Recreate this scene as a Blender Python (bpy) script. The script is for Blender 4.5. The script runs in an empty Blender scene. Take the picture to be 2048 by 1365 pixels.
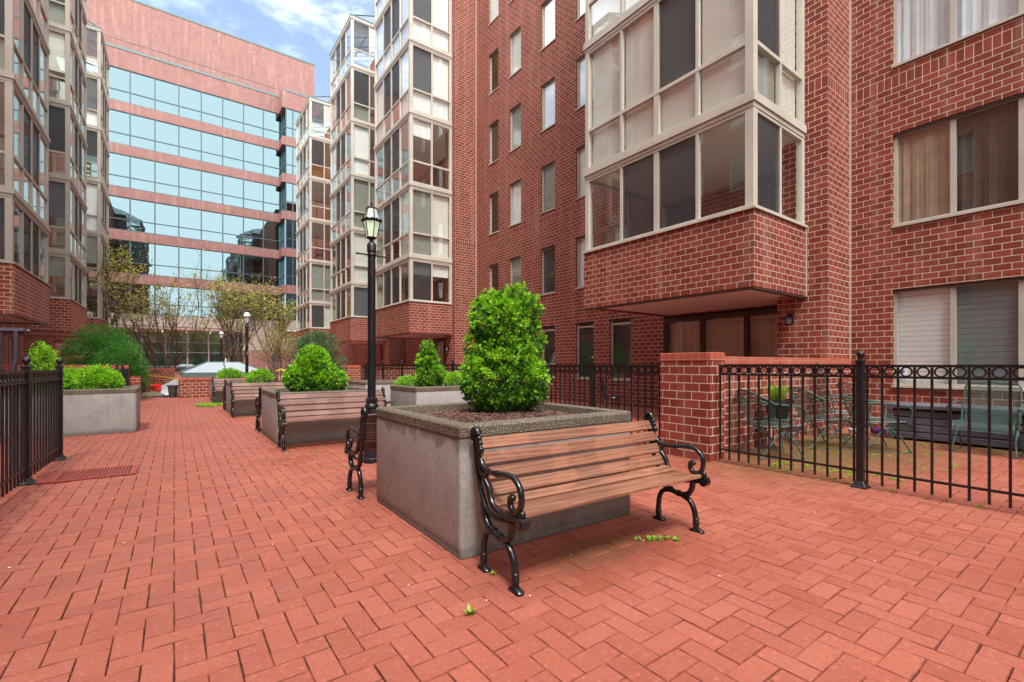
import bpy, math, random
import numpy as np
from mathutils import Vector, Matrix
R = math.radians
PI = math.pi
scene = bpy.context.scene
col = scene.collection

# ------------------------------------------------------------------ camera
EYE = 1.13
YAW = R(36.0)
cam_d = bpy.data.cameras.new("camera")
cam = bpy.data.objects.new("camera", cam_d)
col.objects.link(cam)
cam.location = (0, 0, EYE)
cam.rotation_euler = (R(90), 0, -YAW)
cam_d.sensor_width = 36.0
cam_d.lens = 36.0 * 930 / 2048
cam_d.shift_y = 47.5 / 2048
cam_d.clip_start = 0.05
cam_d.clip_end = 600
scene.camera = cam

# ------------------------------------------------------------------ world + sun
SUN_EL, SUN_AZ = R(60), R(203)          # azimuth clockwise from +Y
w = bpy.data.worlds.new("World"); scene.world = w; w.use_nodes = True
nt = w.node_tree; nt.nodes.clear()
def N(nt, t, **k):
    n = nt.nodes.new(t)
    for a, b in k.items(): setattr(n, a, b)
    return n
def L(nt, a, b): nt.links.new(a, b)
out = N(nt, 'ShaderNodeOutputWorld'); bg = N(nt, 'ShaderNodeBackground')
sky = N(nt, 'ShaderNodeTexSky', sky_type='NISHITA')
sky.sun_disc = False; sky.sun_elevation = SUN_EL; sky.sun_rotation = SUN_AZ
sky.air_density = 1.0; sky.dust_density = 0.6; sky.ozone_density = 2.2
tc = N(nt, 'ShaderNodeTexCoord')
mp = N(nt, 'ShaderNodeMapping'); mp.inputs['Scale'].default_value = (1.6, 1.6, 4.0); mp.inputs['Location'].default_value = (3.1, 0.4, 0.0)
L(nt, tc.outputs['Generated'], mp.inputs['Vector'])
nz = N(nt, 'ShaderNodeTexNoise'); nz.inputs['Scale'].default_value = 1.9; nz.inputs['Detail'].default_value = 9; nz.inputs['Roughness'].default_value = 0.62; nz.inputs['Distortion'].default_value = 0.35
L(nt, mp.outputs[0], nz.inputs['Vector'])
sep = N(nt, 'ShaderNodeSeparateXYZ'); L(nt, tc.outputs['Generated'], sep.inputs[0])
ma = N(nt, 'ShaderNodeMath', operation='MULTIPLY_ADD'); L(nt, sep.outputs['Y'], ma.inputs[0]); ma.inputs[1].default_value = -0.30
L(nt, nz.outputs['Fac'], ma.inputs[2])
ma2 = N(nt, 'ShaderNodeMath', operation='MULTIPLY_ADD'); L(nt, sep.outputs['Z'], ma2.inputs[0]); ma2.inputs[1].default_value = -0.18; L(nt, ma.outputs[0], ma2.inputs[2])
rp = N(nt, 'ShaderNodeMapRange', interpolation_type='SMOOTHSTEP'); L(nt, ma2.outputs[0], rp.inputs['Value']); rp.inputs['To Min'].default_value = .045
rp.inputs['From Min'].default_value = 0.10; rp.inputs['From Max'].default_value = 0.47
mx = N(nt, 'ShaderNodeMixRGB'); L(nt, rp.outputs[0], mx.inputs['Fac']); L(nt, sky.outputs[0], mx.inputs['Color1'])
mx.inputs['Color2'].default_value = (13.0, 13.5, 13.8, 1)
L(nt, mx.outputs[0], bg.inputs['Color']); bg.inputs['Strength'].default_value = 0.12
L(nt, bg.outputs[0], out.inputs[0])

sd = bpy.data.lights.new("sun", 'SUN'); sun = bpy.data.objects.new("sun", sd); col.objects.link(sun)
sd.energy = 1.75; sd.angle = R(13); sd.color = (1.0, 0.96, 0.90)
sv = Vector((math.sin(SUN_AZ) * math.cos(SUN_EL), math.cos(SUN_AZ) * math.cos(SUN_EL), math.sin(SUN_EL)))
sun.rotation_euler = sv.to_track_quat('Z', 'Y').to_euler()
scene.view_settings.view_transform = 'Standard'; scene.view_settings.look = 'None'
scene.view_settings.exposure = 1.3; scene.view_settings.gamma = 1
scene.cycles.max_bounces = 8; scene.cycles.transparent_max_bounces = 24
scene.cycles.sample_clamp_indirect = 6
scene.cycles.use_denoising = True

# ------------------------------------------------------------------ mesh helpers
class MB:
    def __init__(s): s.v = []; s.f = []; s.m = []
    def add(s, vs, fs, m=0):
        b = len(s.v); s.v.extend(vs)
        for f in fs: s.f.append([i + b for i in f]); s.m.append(m)
        return s
    def box(s, x0, x1, y0, y1, z0, z1, m=0):
        x0, x1 = min(x0, x1), max(x0, x1); y0, y1 = min(y0, y1), max(y0, y1); z0, z1 = min(z0, z1), max(z0, z1)
        return s.add([(x0,y0,z0),(x1,y0,z0),(x1,y1,z0),(x0,y1,z0),(x0,y0,z1),(x1,y0,z1),(x1,y1,z1),(x0,y1,z1)],
              [(0,3,2,1),(4,5,6,7),(0,1,5,4),(1,2,6,5),(2,3,7,6),(3,0,4,7)], m)
    def bbox(s, x0, x1, y0, y1, z0, z1, b=.004, m=0):      # box with bevelled upper and vertical edges
        c = [((x0+x1)/2, (y0+y1)/2)]
        hx, hy = abs(x1-x0)/2, abs(y1-y0)/2
        rings = []
        for z, i in ((z0, b), (z0+b, 0), (z1-b, 0), (z1, b)):
            rings.append([(c[0][0]+a, c[0][1]+d, z) for a, d in rsq(hx-i, hy-i, b, 1)])
        return s.skin(rings, m, caps=True)
    def skin(s, rings, m=0, caps=False, closed=False):
        n = len(rings[0]); b = len(s.v)
        for r in rings: s.v.extend(r)
        k = len(rings)
        for i in range(k if closed else k - 1):
            for j in range(n):
                a = b + i*n + j; c = b + i*n + (j+1) % n; i2 = (i+1) % k
                s.f.append([a, c, b + i2*n + (j+1) % n, b + i2*n + j]); s.m.append(m)
        if caps:
            s.f.append([b + j for j in range(n)][::-1]); s.m.append(m)
            s.f.append([b + (k-1)*n + j for j in range(n)]); s.m.append(m)
        return s
    def tube(s, pts, r, n=8, m=0, caps=True, flat=1.0):
        pts = [Vector(p) for p in pts]; k = len(pts)
        rs = r if isinstance(r, (list, tuple)) else [r]*k
        rings = []; up = None
        for i, p in enumerate(pts):
            t = (pts[min(i+1, k-1)] - pts[max(i-1, 0)])
            if t.length < 1e-9: t = Vector((0,0,1))
            t.normalize()
            if up is None:
                up = Vector((1,0,0)) if abs(t.x) < .9 else Vector((0,1,0))
            a = (up - t*up.dot(t))
            if a.length < 1e-5: a = t.orthogonal()
            a.normalize(); up = a; c = t.cross(a)
            rings.append([tuple(p + a*(rs[i]*flat*math.cos(2*PI*j/n)) + c*(rs[i]*math.sin(2*PI*j/n))) for j in range(n)])
        return s.skin(rings, m, caps=caps)
    def lathe(s, prof, c=(0,0,0), n=20, m=0, rot=0.0):
        return s.skin([[(c[0]+r*math.cos(rot+2*PI*j/n), c[1]+r*math.sin(rot+2*PI*j/n), c[2]+z) for j in range(n)] for r, z in prof], m, caps=True)
    def ball(s, c, r, n=12, m=0):
        pr = [(max(r*math.sin(PI*i/8), 1e-4), -r*math.cos(PI*i/8)) for i in range(9)]
        return s.lathe(pr, c, n, m)
    def build(s, name, mats, parent=None, smooth=False, local=False):
        me = bpy.data.meshes.new(name)
        v = np.array(s.v, dtype=np.float64).reshape(-1, 3)
        if parent is not None and not local:
            q = parent; off = Vector((0,0,0))
            while q is not None: off += q.location; q = q.parent
            v = v - np.array(off)
        me.from_pydata(v.tolist(), [], s.f)
        if not isinstance(mats, (list, tuple)): mats = [mats]
        for m_ in mats: me.materials.append(m_)
        if len(mats) > 1: me.polygons.foreach_set('material_index', s.m)
        if smooth is not False:
            me.polygons.foreach_set('use_smooth', [True]*len(s.f))
            if smooth is not True:
                try: me.set_sharp_from_angle(angle=R(smooth))
                except Exception: pass
        me.update()
        o = bpy.data.objects.new(name, me); col.objects.link(o)
        if parent is not None: o.parent = parent
        return o
def rsq(hx, hy, r, n=3):
    p = []
    for cx, cy, a0 in ((hx-r, hy-r, 0), (-hx+r, hy-r, 90), (-hx+r, -hy+r, 180), (hx-r, -hy+r, 270)):
        for i in range(n+1):
            a = R(a0 + 90*i/n); p.append((cx + r*math.cos(a), cy + r*math.sin(a)))
    return p
def tag(o, label, cat, group=None):
    o['label'] = label; o['category'] = cat
    if group: o['group'] = group
    return o
def thing(name, label, cat, loc=(0,0,0), rz=0, group=None):
    o = bpy.data.objects.new(name, None); col.objects.link(o); o.empty_display_size = .2
    o.location = loc; o.rotation_euler = (0, 0, rz)
    return tag(o, label, cat, group)
def struct(o): o['kind'] = 'structure'; return o
def copy_tree(o, parent=None):
    c = o.copy(); col.objects.link(c)
    if parent is not None: c.parent = parent
    for ch in list(o.children): copy_tree(ch, c)
    return c

# ------------------------------------------------------------------ materials
MATS = {}
def newmat(name):
    m = bpy.data.materials.new(name); m.use_nodes = True; nt = m.node_tree; nt.nodes.clear()
    o = N(nt, 'ShaderNodeOutputMaterial'); MATS[name] = m
    return m, nt, o
def rgb(c): return (c[0], c[1], c[2], 1)
def principled(nt, o, color=None, rough=.6, metal=0, spec=.5):
    p = N(nt, 'ShaderNodeBsdfPrincipled')
    if color is not None: p.inputs['Base Color'].default_value = rgb(color)
    p.inputs['Roughness'].default_value = rough; p.inputs['Metallic'].default_value = metal
    p.inputs['Specular IOR Level'].default_value = spec
    L(nt, p.outputs[0], o.inputs[0]); return p
def noise(nt, scale, detail=4, rough=.55, vec=None, dist=0):
    n = N(nt, 'ShaderNodeTexNoise'); n.inputs['Scale'].default_value = scale; n.inputs['Detail'].default_value = detail
    n.inputs['Roughness'].default_value = rough; n.inputs['Distortion'].default_value = dist
    if vec is not None: L(nt, vec, n.inputs['Vector'])
    return n.outputs['Fac']
def mixc(nt, f, a, b, mode='MIX'):
    n = N(nt, 'ShaderNodeMixRGB', blend_type=mode)
    for s_, x in (('Fac', f), ('Color1', a), ('Color2', b)):
        if hasattr(x, 'is_linked'): L(nt, x, n.inputs[s_])
        else: n.inputs[s_].default_value = x if s_ == 'Fac' else rgb(x)
    return n.outputs[0]
def mr(nt, v, a, b, c=0, d=1):
    n = N(nt, 'ShaderNodeMapRange'); L(nt, v, n.inputs['Value'])
    for k, x in (('From Min', a), ('From Max', b), ('To Min', c), ('To Max', d)): n.inputs[k].default_value = x
    return n.outputs[0]
def mth(nt, op, a, b=None, c=None):
    n = N(nt, 'ShaderNodeMath', operation=op)
    for i, x in enumerate((a, b, c)):
        if x is None: continue
        if hasattr(x, 'is_linked'): L(nt, x, n.inputs[i])
        else: n.inputs[i].default_value = x
    return n.outputs[0]
def bump(nt, p, h, strength=.3, dist=.01):
    b = N(nt, 'ShaderNodeBump'); b.inputs['Strength'].default_value = strength; b.inputs['Distance'].default_value = dist
    L(nt, h, b.inputs['Height']); L(nt, b.outputs[0], p.inputs['Normal']); return b
def simple(name, color, rough=.6, metal=0, var=.15, scale=8, bmp=0, spec=.5, bscale=60):
    m, nt, o = newmat(name); p = principled(nt, o, color, rough, metal, spec)
    g = N(nt, 'ShaderNodeNewGeometry')
    if var:
        n = noise(nt, scale, 5, .6, g.outputs['Position'])
        f = mr(nt, n, .3, .7)
        L(nt, mixc(nt, f, tuple(c*(1-var) for c in color), tuple(min(c*(1+var), 1) for c in color)), p.inputs['Base Color'])
        L(nt, mr(nt, n, .3, .7, max(rough-.08, .02), min(rough+.08, 1)), p.inputs['Roughness'])
    if bmp: bump(nt, p, noise(nt, bscale, 3, .6, g.outputs['Position']), bmp, .004)
    return m

def brickmat(name, c1, c2, mortar, rowlock=False, soldier=None, ms=.0065, rough=.85):
    m, nt, o = newmat(name); p = principled(nt, o, None, rough, 0, .3)
    g = N(nt, 'ShaderNodeNewGeometry'); sp = N(nt, 'ShaderNodeSeparateXYZ'); L(nt, g.outputs['Position'], sp.inputs[0])
    sn = N(nt, 'ShaderNodeSeparateXYZ'); L(nt, g.outputs['True Normal'], sn.inputs[0])
    fx = mth(nt, 'GREATER_THAN', mth(nt, 'ABSOLUTE', sn.outputs['X']), .6)
    u = mth(nt, 'ADD', mth(nt, 'MULTIPLY', fx, sp.outputs['Y']), mth(nt, 'MULTIPLY', mth(nt, 'SUBTRACT', 1, fx), sp.outputs['X']))
    fz = mth(nt, 'GREATER_THAN', mth(nt, 'ABSOLUTE', sn.outputs['Z']), .6)
    vv = mth(nt, 'ADD', mth(nt, 'MULTIPLY', fz, sp.outputs['Y']), mth(nt, 'MULTIPLY', mth(nt, 'SUBTRACT', 1, fz), sp.outputs['Z']))
    cb = N(nt, 'ShaderNodeCombineXYZ')
    # real walls are laid by hand: let the courses wander by a millimetre or two
    wob = noise(nt, 3.0, 3, .6, g.outputs['Position'])
    u2 = mth(nt, 'MULTIPLY_ADD', wob, .010, u)
    v2 = mth(nt, 'MULTIPLY_ADD', wob, .006, vv)
    L(nt, u2, cb.inputs[0]); L(nt, v2, cb.inputs[1])
    def br(wd, rw, off):
        b = N(nt, 'ShaderNodeTexBrick'); b.offset = off; b.offset_frequency = 2; b.squash = 1
        L(nt, cb.outputs[0], b.inputs['Vector']); b.inputs['Scale'].default_value = 1
        b.inputs['Brick Width'].default_value = wd; b.inputs['Row Height'].default_value = rw
        b.inputs['Mortar Size'].default_value = ms; b.inputs['Mortar Smooth'].default_value = .15; b.inputs['Bias'].default_value = 0
        b.inputs['Color1'].default_value = rgb(c1); b.inputs['Color2'].default_value = rgb(c2); b.inputs['Mortar'].default_value = rgb(mortar)
        return b.outputs['Color'], b.outputs['Fac']
    c, f = br(.1016, .30, 0) if rowlock else br(.2032, .1016, .5)
    if soldier:
        c2_, f2 = br(.1016, .2032, 0)
        mk = mth(nt, 'MULTIPLY', mth(nt, 'GREATER_THAN', sp.outputs['Z'], soldier[0]), mth(nt, 'LESS_THAN', sp.outputs['Z'], soldier[1]))
        c = mixc(nt, mk, c, c2_); f = mth(nt, 'ADD', mth(nt, 'MULTIPLY', mk, f2), mth(nt, 'MULTIPLY', mth(nt, 'SUBTRACT', 1, mk), f))
    n1 = noise(nt, .7, 4, .6, g.outputs['Position']); n2 = noise(nt, 55, 3, .7, g.outputs['Position'])
    c = mixc(nt, mr(nt, n1, .3, .7, 0, .22), c, (.62, .62, .62), 'MULTIPLY')
    c = mixc(nt, mr(nt, n2, .35, .75, 0, .30), c, (.55, .5, .5), 'MULTIPLY')
    mps = N(nt, 'ShaderNodeMapping'); mps.inputs['Scale'].default_value = (2.2, 2.2, .16); L(nt, g.outputs['Position'], mps.inputs['Vector'])
    n6 = noise(nt, 1.6, 5, .65, mps.outputs[0]); c = mixc(nt, mr(nt, n6, .52, .74, 0, .30), c, (.52, .36, .30)); c = mixc(nt, mr(nt, n6, .26, .44, .35, 0), c, (.62, .55, .52), 'MULTIPLY')
    L(nt, c, p.inputs['Base Color'])
    h = mth(nt, 'SUBTRACT', mth(nt, 'MULTIPLY', n2, .25), f)
    bump(nt, p, h, .5, .006)
    return m
BRICK = brickmat('brick', (.185, .033, .020), (.31, .064, .038), (.64, .535, .41), soldier=(5.888, 6.096), ms=.0056)
CAP = brickmat('brick_cap', (.42, .085, .050), (.52, .125, .075), (.45, .22, .15), rowlock=True)
FARBRICK = brickmat('far_brick', (.165, .058, .050), (.26, .102, .090), (.34, .24, .21), ms=.012)

# paving bricks (real geometry): colour per brick + moss, damp, and bench shade painted into the colour
m, nt, o = newmat('paver'); PAVER = m; p = principled(nt, o, None, .7, 0, .3)
g = N(nt, 'ShaderNodeNewGeometry'); pos = g.outputs['Position']
sp = N(nt, 'ShaderNodeSeparateXYZ'); L(nt, pos, sp.inputs[0])
ri = g.outputs['Random Per Island']
c = mixc(nt, ri, (.295, .076, .045), (.385, .110, .069))
c = mixc(nt, mth(nt, 'POWER', mr(nt, ri, .72, .73), 1), c, (.86, .80, .82), 'MULTIPLY')
n1 = noise(nt, 1.1, 5, .6, pos); n2 = noise(nt, 90, 3, .75, pos); n3 = noise(nt, 9, 5, .7, pos)
c = mixc(nt, mr(nt, n1, .35, .7, 0, .35), c, (.38, .145, .105))
n5 = noise(nt, .45, 5, .7, pos, .6); c = mixc(nt, mr(nt, n5, .46, .66, 0, .55), c, (.70, .64, .64), 'MULTIPLY')
n4 = noise(nt, 42, 2, .8, pos)
c = mixc(nt, mr(nt, n2, .50, .68, 0, .45), c, (.22, .055, .038))
c = mixc(nt, mr(nt, n4, .56, .70, 0, .35), c, (.56, .24, .17))
c = mixc(nt, mr(nt, n4, .30, .42, .40, 0), c, (.22, .055, .04))
c = mixc(nt, mr(nt, n3, .55, .75, 0, .35), c, (.27, .070, .048))
# moss in the patio, near the planter foot and under the bench
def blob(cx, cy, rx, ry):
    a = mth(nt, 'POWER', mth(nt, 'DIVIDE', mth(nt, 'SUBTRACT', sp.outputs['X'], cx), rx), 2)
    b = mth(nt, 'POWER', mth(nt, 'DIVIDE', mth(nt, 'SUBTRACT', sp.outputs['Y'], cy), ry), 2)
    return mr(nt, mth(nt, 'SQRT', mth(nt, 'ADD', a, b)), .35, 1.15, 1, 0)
damp_shade = mth(nt, 'MAXIMUM', blob(2.15, 2.02, .95, .42), blob(2.2, 6.75, .9, .4))  # damp under the benches, deepened to paint in their contact shadow
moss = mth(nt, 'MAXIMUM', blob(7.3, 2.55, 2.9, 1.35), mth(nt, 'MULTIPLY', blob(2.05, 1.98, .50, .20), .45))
moss = mth(nt, 'MAXIMUM', moss, mth(nt, 'MULTIPLY', blob(8.8, .5, .75, 2.0), .9))
mossf = mth(nt, 'MULTIPLY', moss, mr(nt, mth(nt, 'ADD', noise(nt, 2.6, 6, .7, pos), mth(nt, 'MULTIPLY', n3, .35)), .40, .60))
c = mixc(nt, mth(nt, 'MULTIPLY', damp_shade, .75), c, (.50, .38, .34), 'MULTIPLY')
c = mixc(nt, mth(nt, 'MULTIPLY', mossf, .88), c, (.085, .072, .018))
L(nt, c, p.inputs['Base Color'])
L(nt, mr(nt, mth(nt, 'ADD', mth(nt, 'MULTIPLY', n1, .6), mth(nt, 'MULTIPLY', ri, .4)), .3, .7, .45, .80), p.inputs['Roughness'])
bump(nt, p, mth(nt, 'ADD', n2, mth(nt, 'MULTIPLY', n3, .6)), .35, .004)
m, nt, o = newmat('paver_arris'); PEDGE = m; p = principled(nt, o, None, .85, 0, .2)
g = N(nt, 'ShaderNodeNewGeometry'); L(nt, mixc(nt, mr(nt, noise(nt, 7, 4, .7, g.outputs['Position']), .40, .60), (.125, .038, .026), (.33, .088, .055)), p.inputs['Base Color'])
JOINT = simple('paver_joint', (.045, .022, .016), .95, var=.4, scale=20, bmp=.5)

def concretemat(name, base, speck, dark):
    m, nt, o = newmat(name); p = principled(nt, o, None, .8, 0, .3)
    g = N(nt, 'ShaderNodeNewGeometry'); pos = g.outputs['Position']
    sp = N(nt, 'ShaderNodeSeparateXYZ'); L(nt, pos, sp.inputs[0])
    n1 = noise(nt, 2.2, 6, .65, pos); n2 = noise(nt, 95, 3, .8, pos); n3 = noise(nt, 22, 4, .7, pos)
    c = mixc(nt, mr(nt, n1, .3, .7), tuple(b*.82 for b in base), tuple(b*1.12 for b in base))
    c = mixc(nt, mr(nt, n2, .52, .66, 0, speck), c, tuple(min(b*1.7, 1) for b in base))
    c = mixc(nt, mr(nt, n3, .60, .68, 0, .35), c, tuple(b*.45 for b in base))
    if dark:   # damp bleeding down from the rim, with a ragged edge
        mpn = N(nt, 'ShaderNodeMapping'); mpn.inputs['Scale'].default_value = (1, 1, .6); L(nt, pos, mpn.inputs['Vector'])
        e = mth(nt, 'ADD', sp.outputs['Z'], mth(nt, 'MULTIPLY', noise(nt, 3.4, 5, .6, mpn.outputs[0]), .50))
        c = mixc(nt, mr(nt, e, .90, .945, 0, .75), c, (.40, .37, .34), 'MULTIPLY')
    mp2 = N(nt, 'ShaderNodeMapping'); mp2.inputs['Scale'].default_value = (9, 9, .7); L(nt, pos, mp2.inputs['Vector'])
    c = mixc(nt, mr(nt, noise(nt, 1.5, 5, .65, mp2.outputs[0]), .54, .72, 0, .32), c, tuple(b*.5 for b in base))
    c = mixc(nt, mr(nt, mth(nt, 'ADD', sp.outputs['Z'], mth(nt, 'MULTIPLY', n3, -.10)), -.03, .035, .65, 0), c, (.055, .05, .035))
    st = noise(nt, 5.5, 7, .7, pos, .8); c = mixc(nt, mr(nt, st, .52, .70, 0, .45), c, tuple(b*.55 for b in base))
    v = N(nt, 'ShaderNodeTexVoronoi'); v.inputs['Scale'].default_value = 16; L(nt, pos, v.inputs['Vector'])
    pit = mr(nt, v.outputs['Distance'], .06, .13, 1, 0)
    c = mixc(nt, mth(nt, 'MULTIPLY', pit, .5), c, (.06, .055, .05))
    L(nt, c, p.inputs['Base Color'])
    bump(nt, p, mth(nt, 'SUBTRACT', mth(nt, 'ADD', n2, n3), pit), .4, .004)
    return m
CONC = concretemat('concrete', (.35, .352, .337), .6, True)
CONCL = concretemat('concrete_dry', (.38, .385, .37), .4, False)
m, nt, o = newmat('aggregate'); AGG = m; p = principled(nt, o, None, .75, 0, .4)
g = N(nt, 'ShaderNodeNewGeometry'); pos = g.outputs['Position']
v = N(nt, 'ShaderNodeTexVoronoi'); v.inputs['Scale'].default_value = 85; L(nt, pos, v.inputs['Vector'])
c = mixc(nt, mr(nt, v.outputs['Distance'], .1, .5), (.52, .44, .33), (.105, .082, .058))
cc = N(nt, 'ShaderNodeSeparateXYZ'); L(nt, v.outputs['Color'], cc.inputs[0])
c = mixc(nt, mr(nt, cc.outputs['X'], .2, .95), mixc(nt, .7, c, (.125, .10, .073)), c)
c = mixc(nt, mr(nt, noise(nt, 3, 4, .6, pos), .35, .65, 0, .5), c, (.55, .50, .42), 'MULTIPLY')
L(nt, c, p.inputs['Base Color']); bump(nt, p, mr(nt, v.outputs['Distance'], .1, .6, 1, 0), .6, .004)

def woodmat(name, a, b, along='X', rough=.5, gap=None):
    m, nt, o = newmat(name); p = principled(nt, o, None, rough, 0, .4)
    t = N(nt, 'ShaderNodeTexCoord'); mp_ = N(nt, 'ShaderNodeMapping')
    mp_.inputs['Scale'].default_value = {'X': (1.2, 14, 14), 'Y': (14, 1.2, 14)}[along]; L(nt, t.outputs['Object'], mp_.inputs['Vector'])
    n = noise(nt, 2.2, 6, .6, mp_.outputs[0], 1.6); n2 = noise(nt, 1.8, 4, .5, t.outputs['Object'])
    wv = N(nt, 'ShaderNodeTexWave', wave_type='BANDS', bands_direction='Z'); wv.inputs['Scale'].default_value = 1.0; wv.inputs['Distortion'].default_value = 9; wv.inputs['Detail'].default_value = 3
    L(nt, mp_.outputs[0], wv.inputs['Vector'])
    f = mth(nt, 'ADD', mth(nt, 'MULTIPLY', n, .65), mth(nt, 'MULTIPLY', wv.outputs['Fac'], .35))
    c = mixc(nt, mr(nt, f, .36, .62), tuple(x*.8 for x in a), b)
    gi = N(nt, 'ShaderNodeNewGeometry')
    c = mixc(nt, mr(nt, gi.outputs['Random Per Island'], 0, 1, 0, .3), c, tuple(x*.8 for x in a))
    c = mixc(nt, mr(nt, n2, .50, .54, 0, .38), c, tuple(min(x*1.3, 1) for x in b)); c = mixc(nt, mr(nt, n2, .40, .44, .30, 0), c, tuple(x*.6 for x in a))
    L(nt, c, p.inputs['Base Color']); L(nt, mr(nt, n2, .45, .6, rough+.1, rough-.15), p.inputs['Roughness'])
    bump(nt, p, f, .25, .003)
    return m
SLAT = woodmat('slat_wood', (.210, .087, .049), (.295, .132, .080))
SLATD = woodmat('slat_wood_weathered', (.175, .082, .060), (.245, .125, .095))
GREYWOOD = woodmat('grey_wood', (.060, .055, .070), (.125, .115, .140), 'Y', .6)
IRON = simple('black_iron', (.009, .009, .011), .24, var=.3, scale=30, bmp=.22, spec=.6, bscale=60)
POSTM = simple('post_paint', (.010, .010, .014), .36, var=.2, scale=3, spec=.5)
FENCEM = simple('fence_paint', (.012, .010, .013), .42, var=.3, scale=12, spec=.5)
BEIGE = simple('beige_frame', (.53, .49, .41), .5, var=.10, scale=1.5)
TAUPE = simple('taupe_frame', (.34, .295, .24), .5, var=.10, scale=1.5)
WFRAME = simple('window_frame', (.46, .42, .36), .45, var=.08, scale=2)
TEALM = simple('teal_metal', (.085, .135, .13), .5, var=.1)
TEALD = simple('teal_mullion', (.045, .075, .082), .45, var=.1)
BRONZE = simple('bronze_frame', (.060, .042, .034), .4, var=.15)
SOFFIT = simple('soffit', (.66, .60, .57), .9, var=.06, scale=3)
CEIL = simple('white_plaster', (.68, .66, .60), .9, var=.05)
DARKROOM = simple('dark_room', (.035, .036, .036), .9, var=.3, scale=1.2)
STONE = simple('beige_stone', (.33, .28, .24), .8, var=.08, scale=1)
SEAL = simple('sealant', (.50, .42, .36), .8, var=.1)
SOIL = simple('mulch_soil', (.075, .040, .028), .95, var=.5, scale=60, bmp=.9)
MULCH = simple('mulch_chip', (.17, .085, .060), .9, var=.5, scale=40)
BARK = simple('bark', (.15, .125, .105), .9, var=.3, scale=12)
BARKD = simple('bark_dark', (.10, .065, .05), .9, var=.3, scale=12)
GREENM = simple('green_iron', (.050, .098, .080), .45, var=.2, scale=20)
WHITEM = simple('white_panel', (.36, .40, .43), .4, var=.06, scale=2)
BLINDW = simple('blind_white', (.86, .86, .85), .8, var=.05)
REDP = simple('red_plastic', (.75, .035, .02), .35, var=.08)
YEL = simple('yellow_tape', (.75, .50, .02), .5, var=.08)
TARP = simple('plastic_sheet', (.62, .64, .66), .35, var=.3, scale=14, bmp=.9, bscale=12)
NAVY = simple('navy_tarp', (.02, .03, .06), .5, var=.3)
BLACKPL = simple('black_plastic', (.015, .015, .018), .45, var=.2)
GREYPOT = simple('grey_pot', (.07, .07, .065), .7, var=.2)
PURPLE = simple('purple_cloth', (.10, .015, .12), .8, var=.2)
STEEL = simple('steel', (.45, .45, .47), .25, .9, var=.1)
PURPLEMETAL = simple('purple_brown_metal', (.07, .050, .070), .35, var=.2, spec=.6)
GRATER = simple('grate_red', (.30, .050, .034), .5, var=.2, scale=20)
CURTAIN = simple('curtain', (.60, .53, .45), .9, var=.1)
BLUE = simple('sticker_blue', (.03, .06, .35), .4, var=0)

def glassmat(name, tint, ior, wobble=.0, refl=(1, 1, 1), base=0.0):
    m, nt, o = newmat(name)
    tr = N(nt, 'ShaderNodeBsdfTransparent'); tr.inputs[0].default_value = rgb(tint)
    gl = N(nt, 'ShaderNodeBsdfGlossy'); gl.inputs['Roughness'].default_value = .015; gl.inputs['Color'].default_value = rgb(refl)
    lw = N(nt, 'ShaderNodeLayerWeight'); lw.inputs['Blend'].default_value = .5
    f0 = ((ior-1)/(ior+1))**2
    fac = mth(nt, 'MULTIPLY_ADD', mth(nt, 'POWER', lw.outputs['Facing'], 4.0), 1-f0, f0)   # the same from both sides
    mxs = N(nt, 'ShaderNodeMixShader'); L(nt, mth(nt, 'MAXIMUM', fac, base), mxs.inputs[0])
    L(nt, tr.outputs[0], mxs.inputs[1]); L(nt, gl.outputs[0], mxs.inputs[2]); L(nt, mxs.outputs[0], o.inputs[0])
    if wobble:
        g = N(nt, 'ShaderNodeNewGeometry')
        b = N(nt, 'ShaderNodeBump'); b.inputs['Strength'].default_value = wobble; b.inputs['Distance'].default_value = .05
        L(nt, noise(nt, .9, 1, .4, g.outputs['Position']), b.inputs['Height']); L(nt, b.outputs[0], gl.inputs['Normal'])
    return m
GLASS = glassmat('bay_glass', (.97, 1, .98), 2.35, .03)
WGLASS = glassmat('window_glass', (.95, .98, .97), 2.3, .03)
FARGLASS = glassmat('office_glass', (.10, .2, .2), 2.0, .055, (.170, .240, .257), .86)
LOBBY = glassmat('lobby_glass', (.50, .75, .66), 2.0, .04, (.85, 1, .97), .45)
ROOFGL = glassmat('roof_glass', (.8, .88, .88), 1.8, 0)
m, nt, o = newmat('screen_mesh'); SCREEN = m
tr = N(nt, 'ShaderNodeBsdfTransparent'); df = N(nt, 'ShaderNodeBsdfDiffuse'); df.inputs[0].default_value = (.055, .055, .062, 1)
mxs = N(nt, 'ShaderNodeMixShader'); mxs.inputs[0].default_value = .66; L(nt, tr.outputs[0], mxs.inputs[1]); L(nt, df.outputs[0], mxs.inputs[2]); L(nt, mxs.outputs[0], o.inputs[0])
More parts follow.
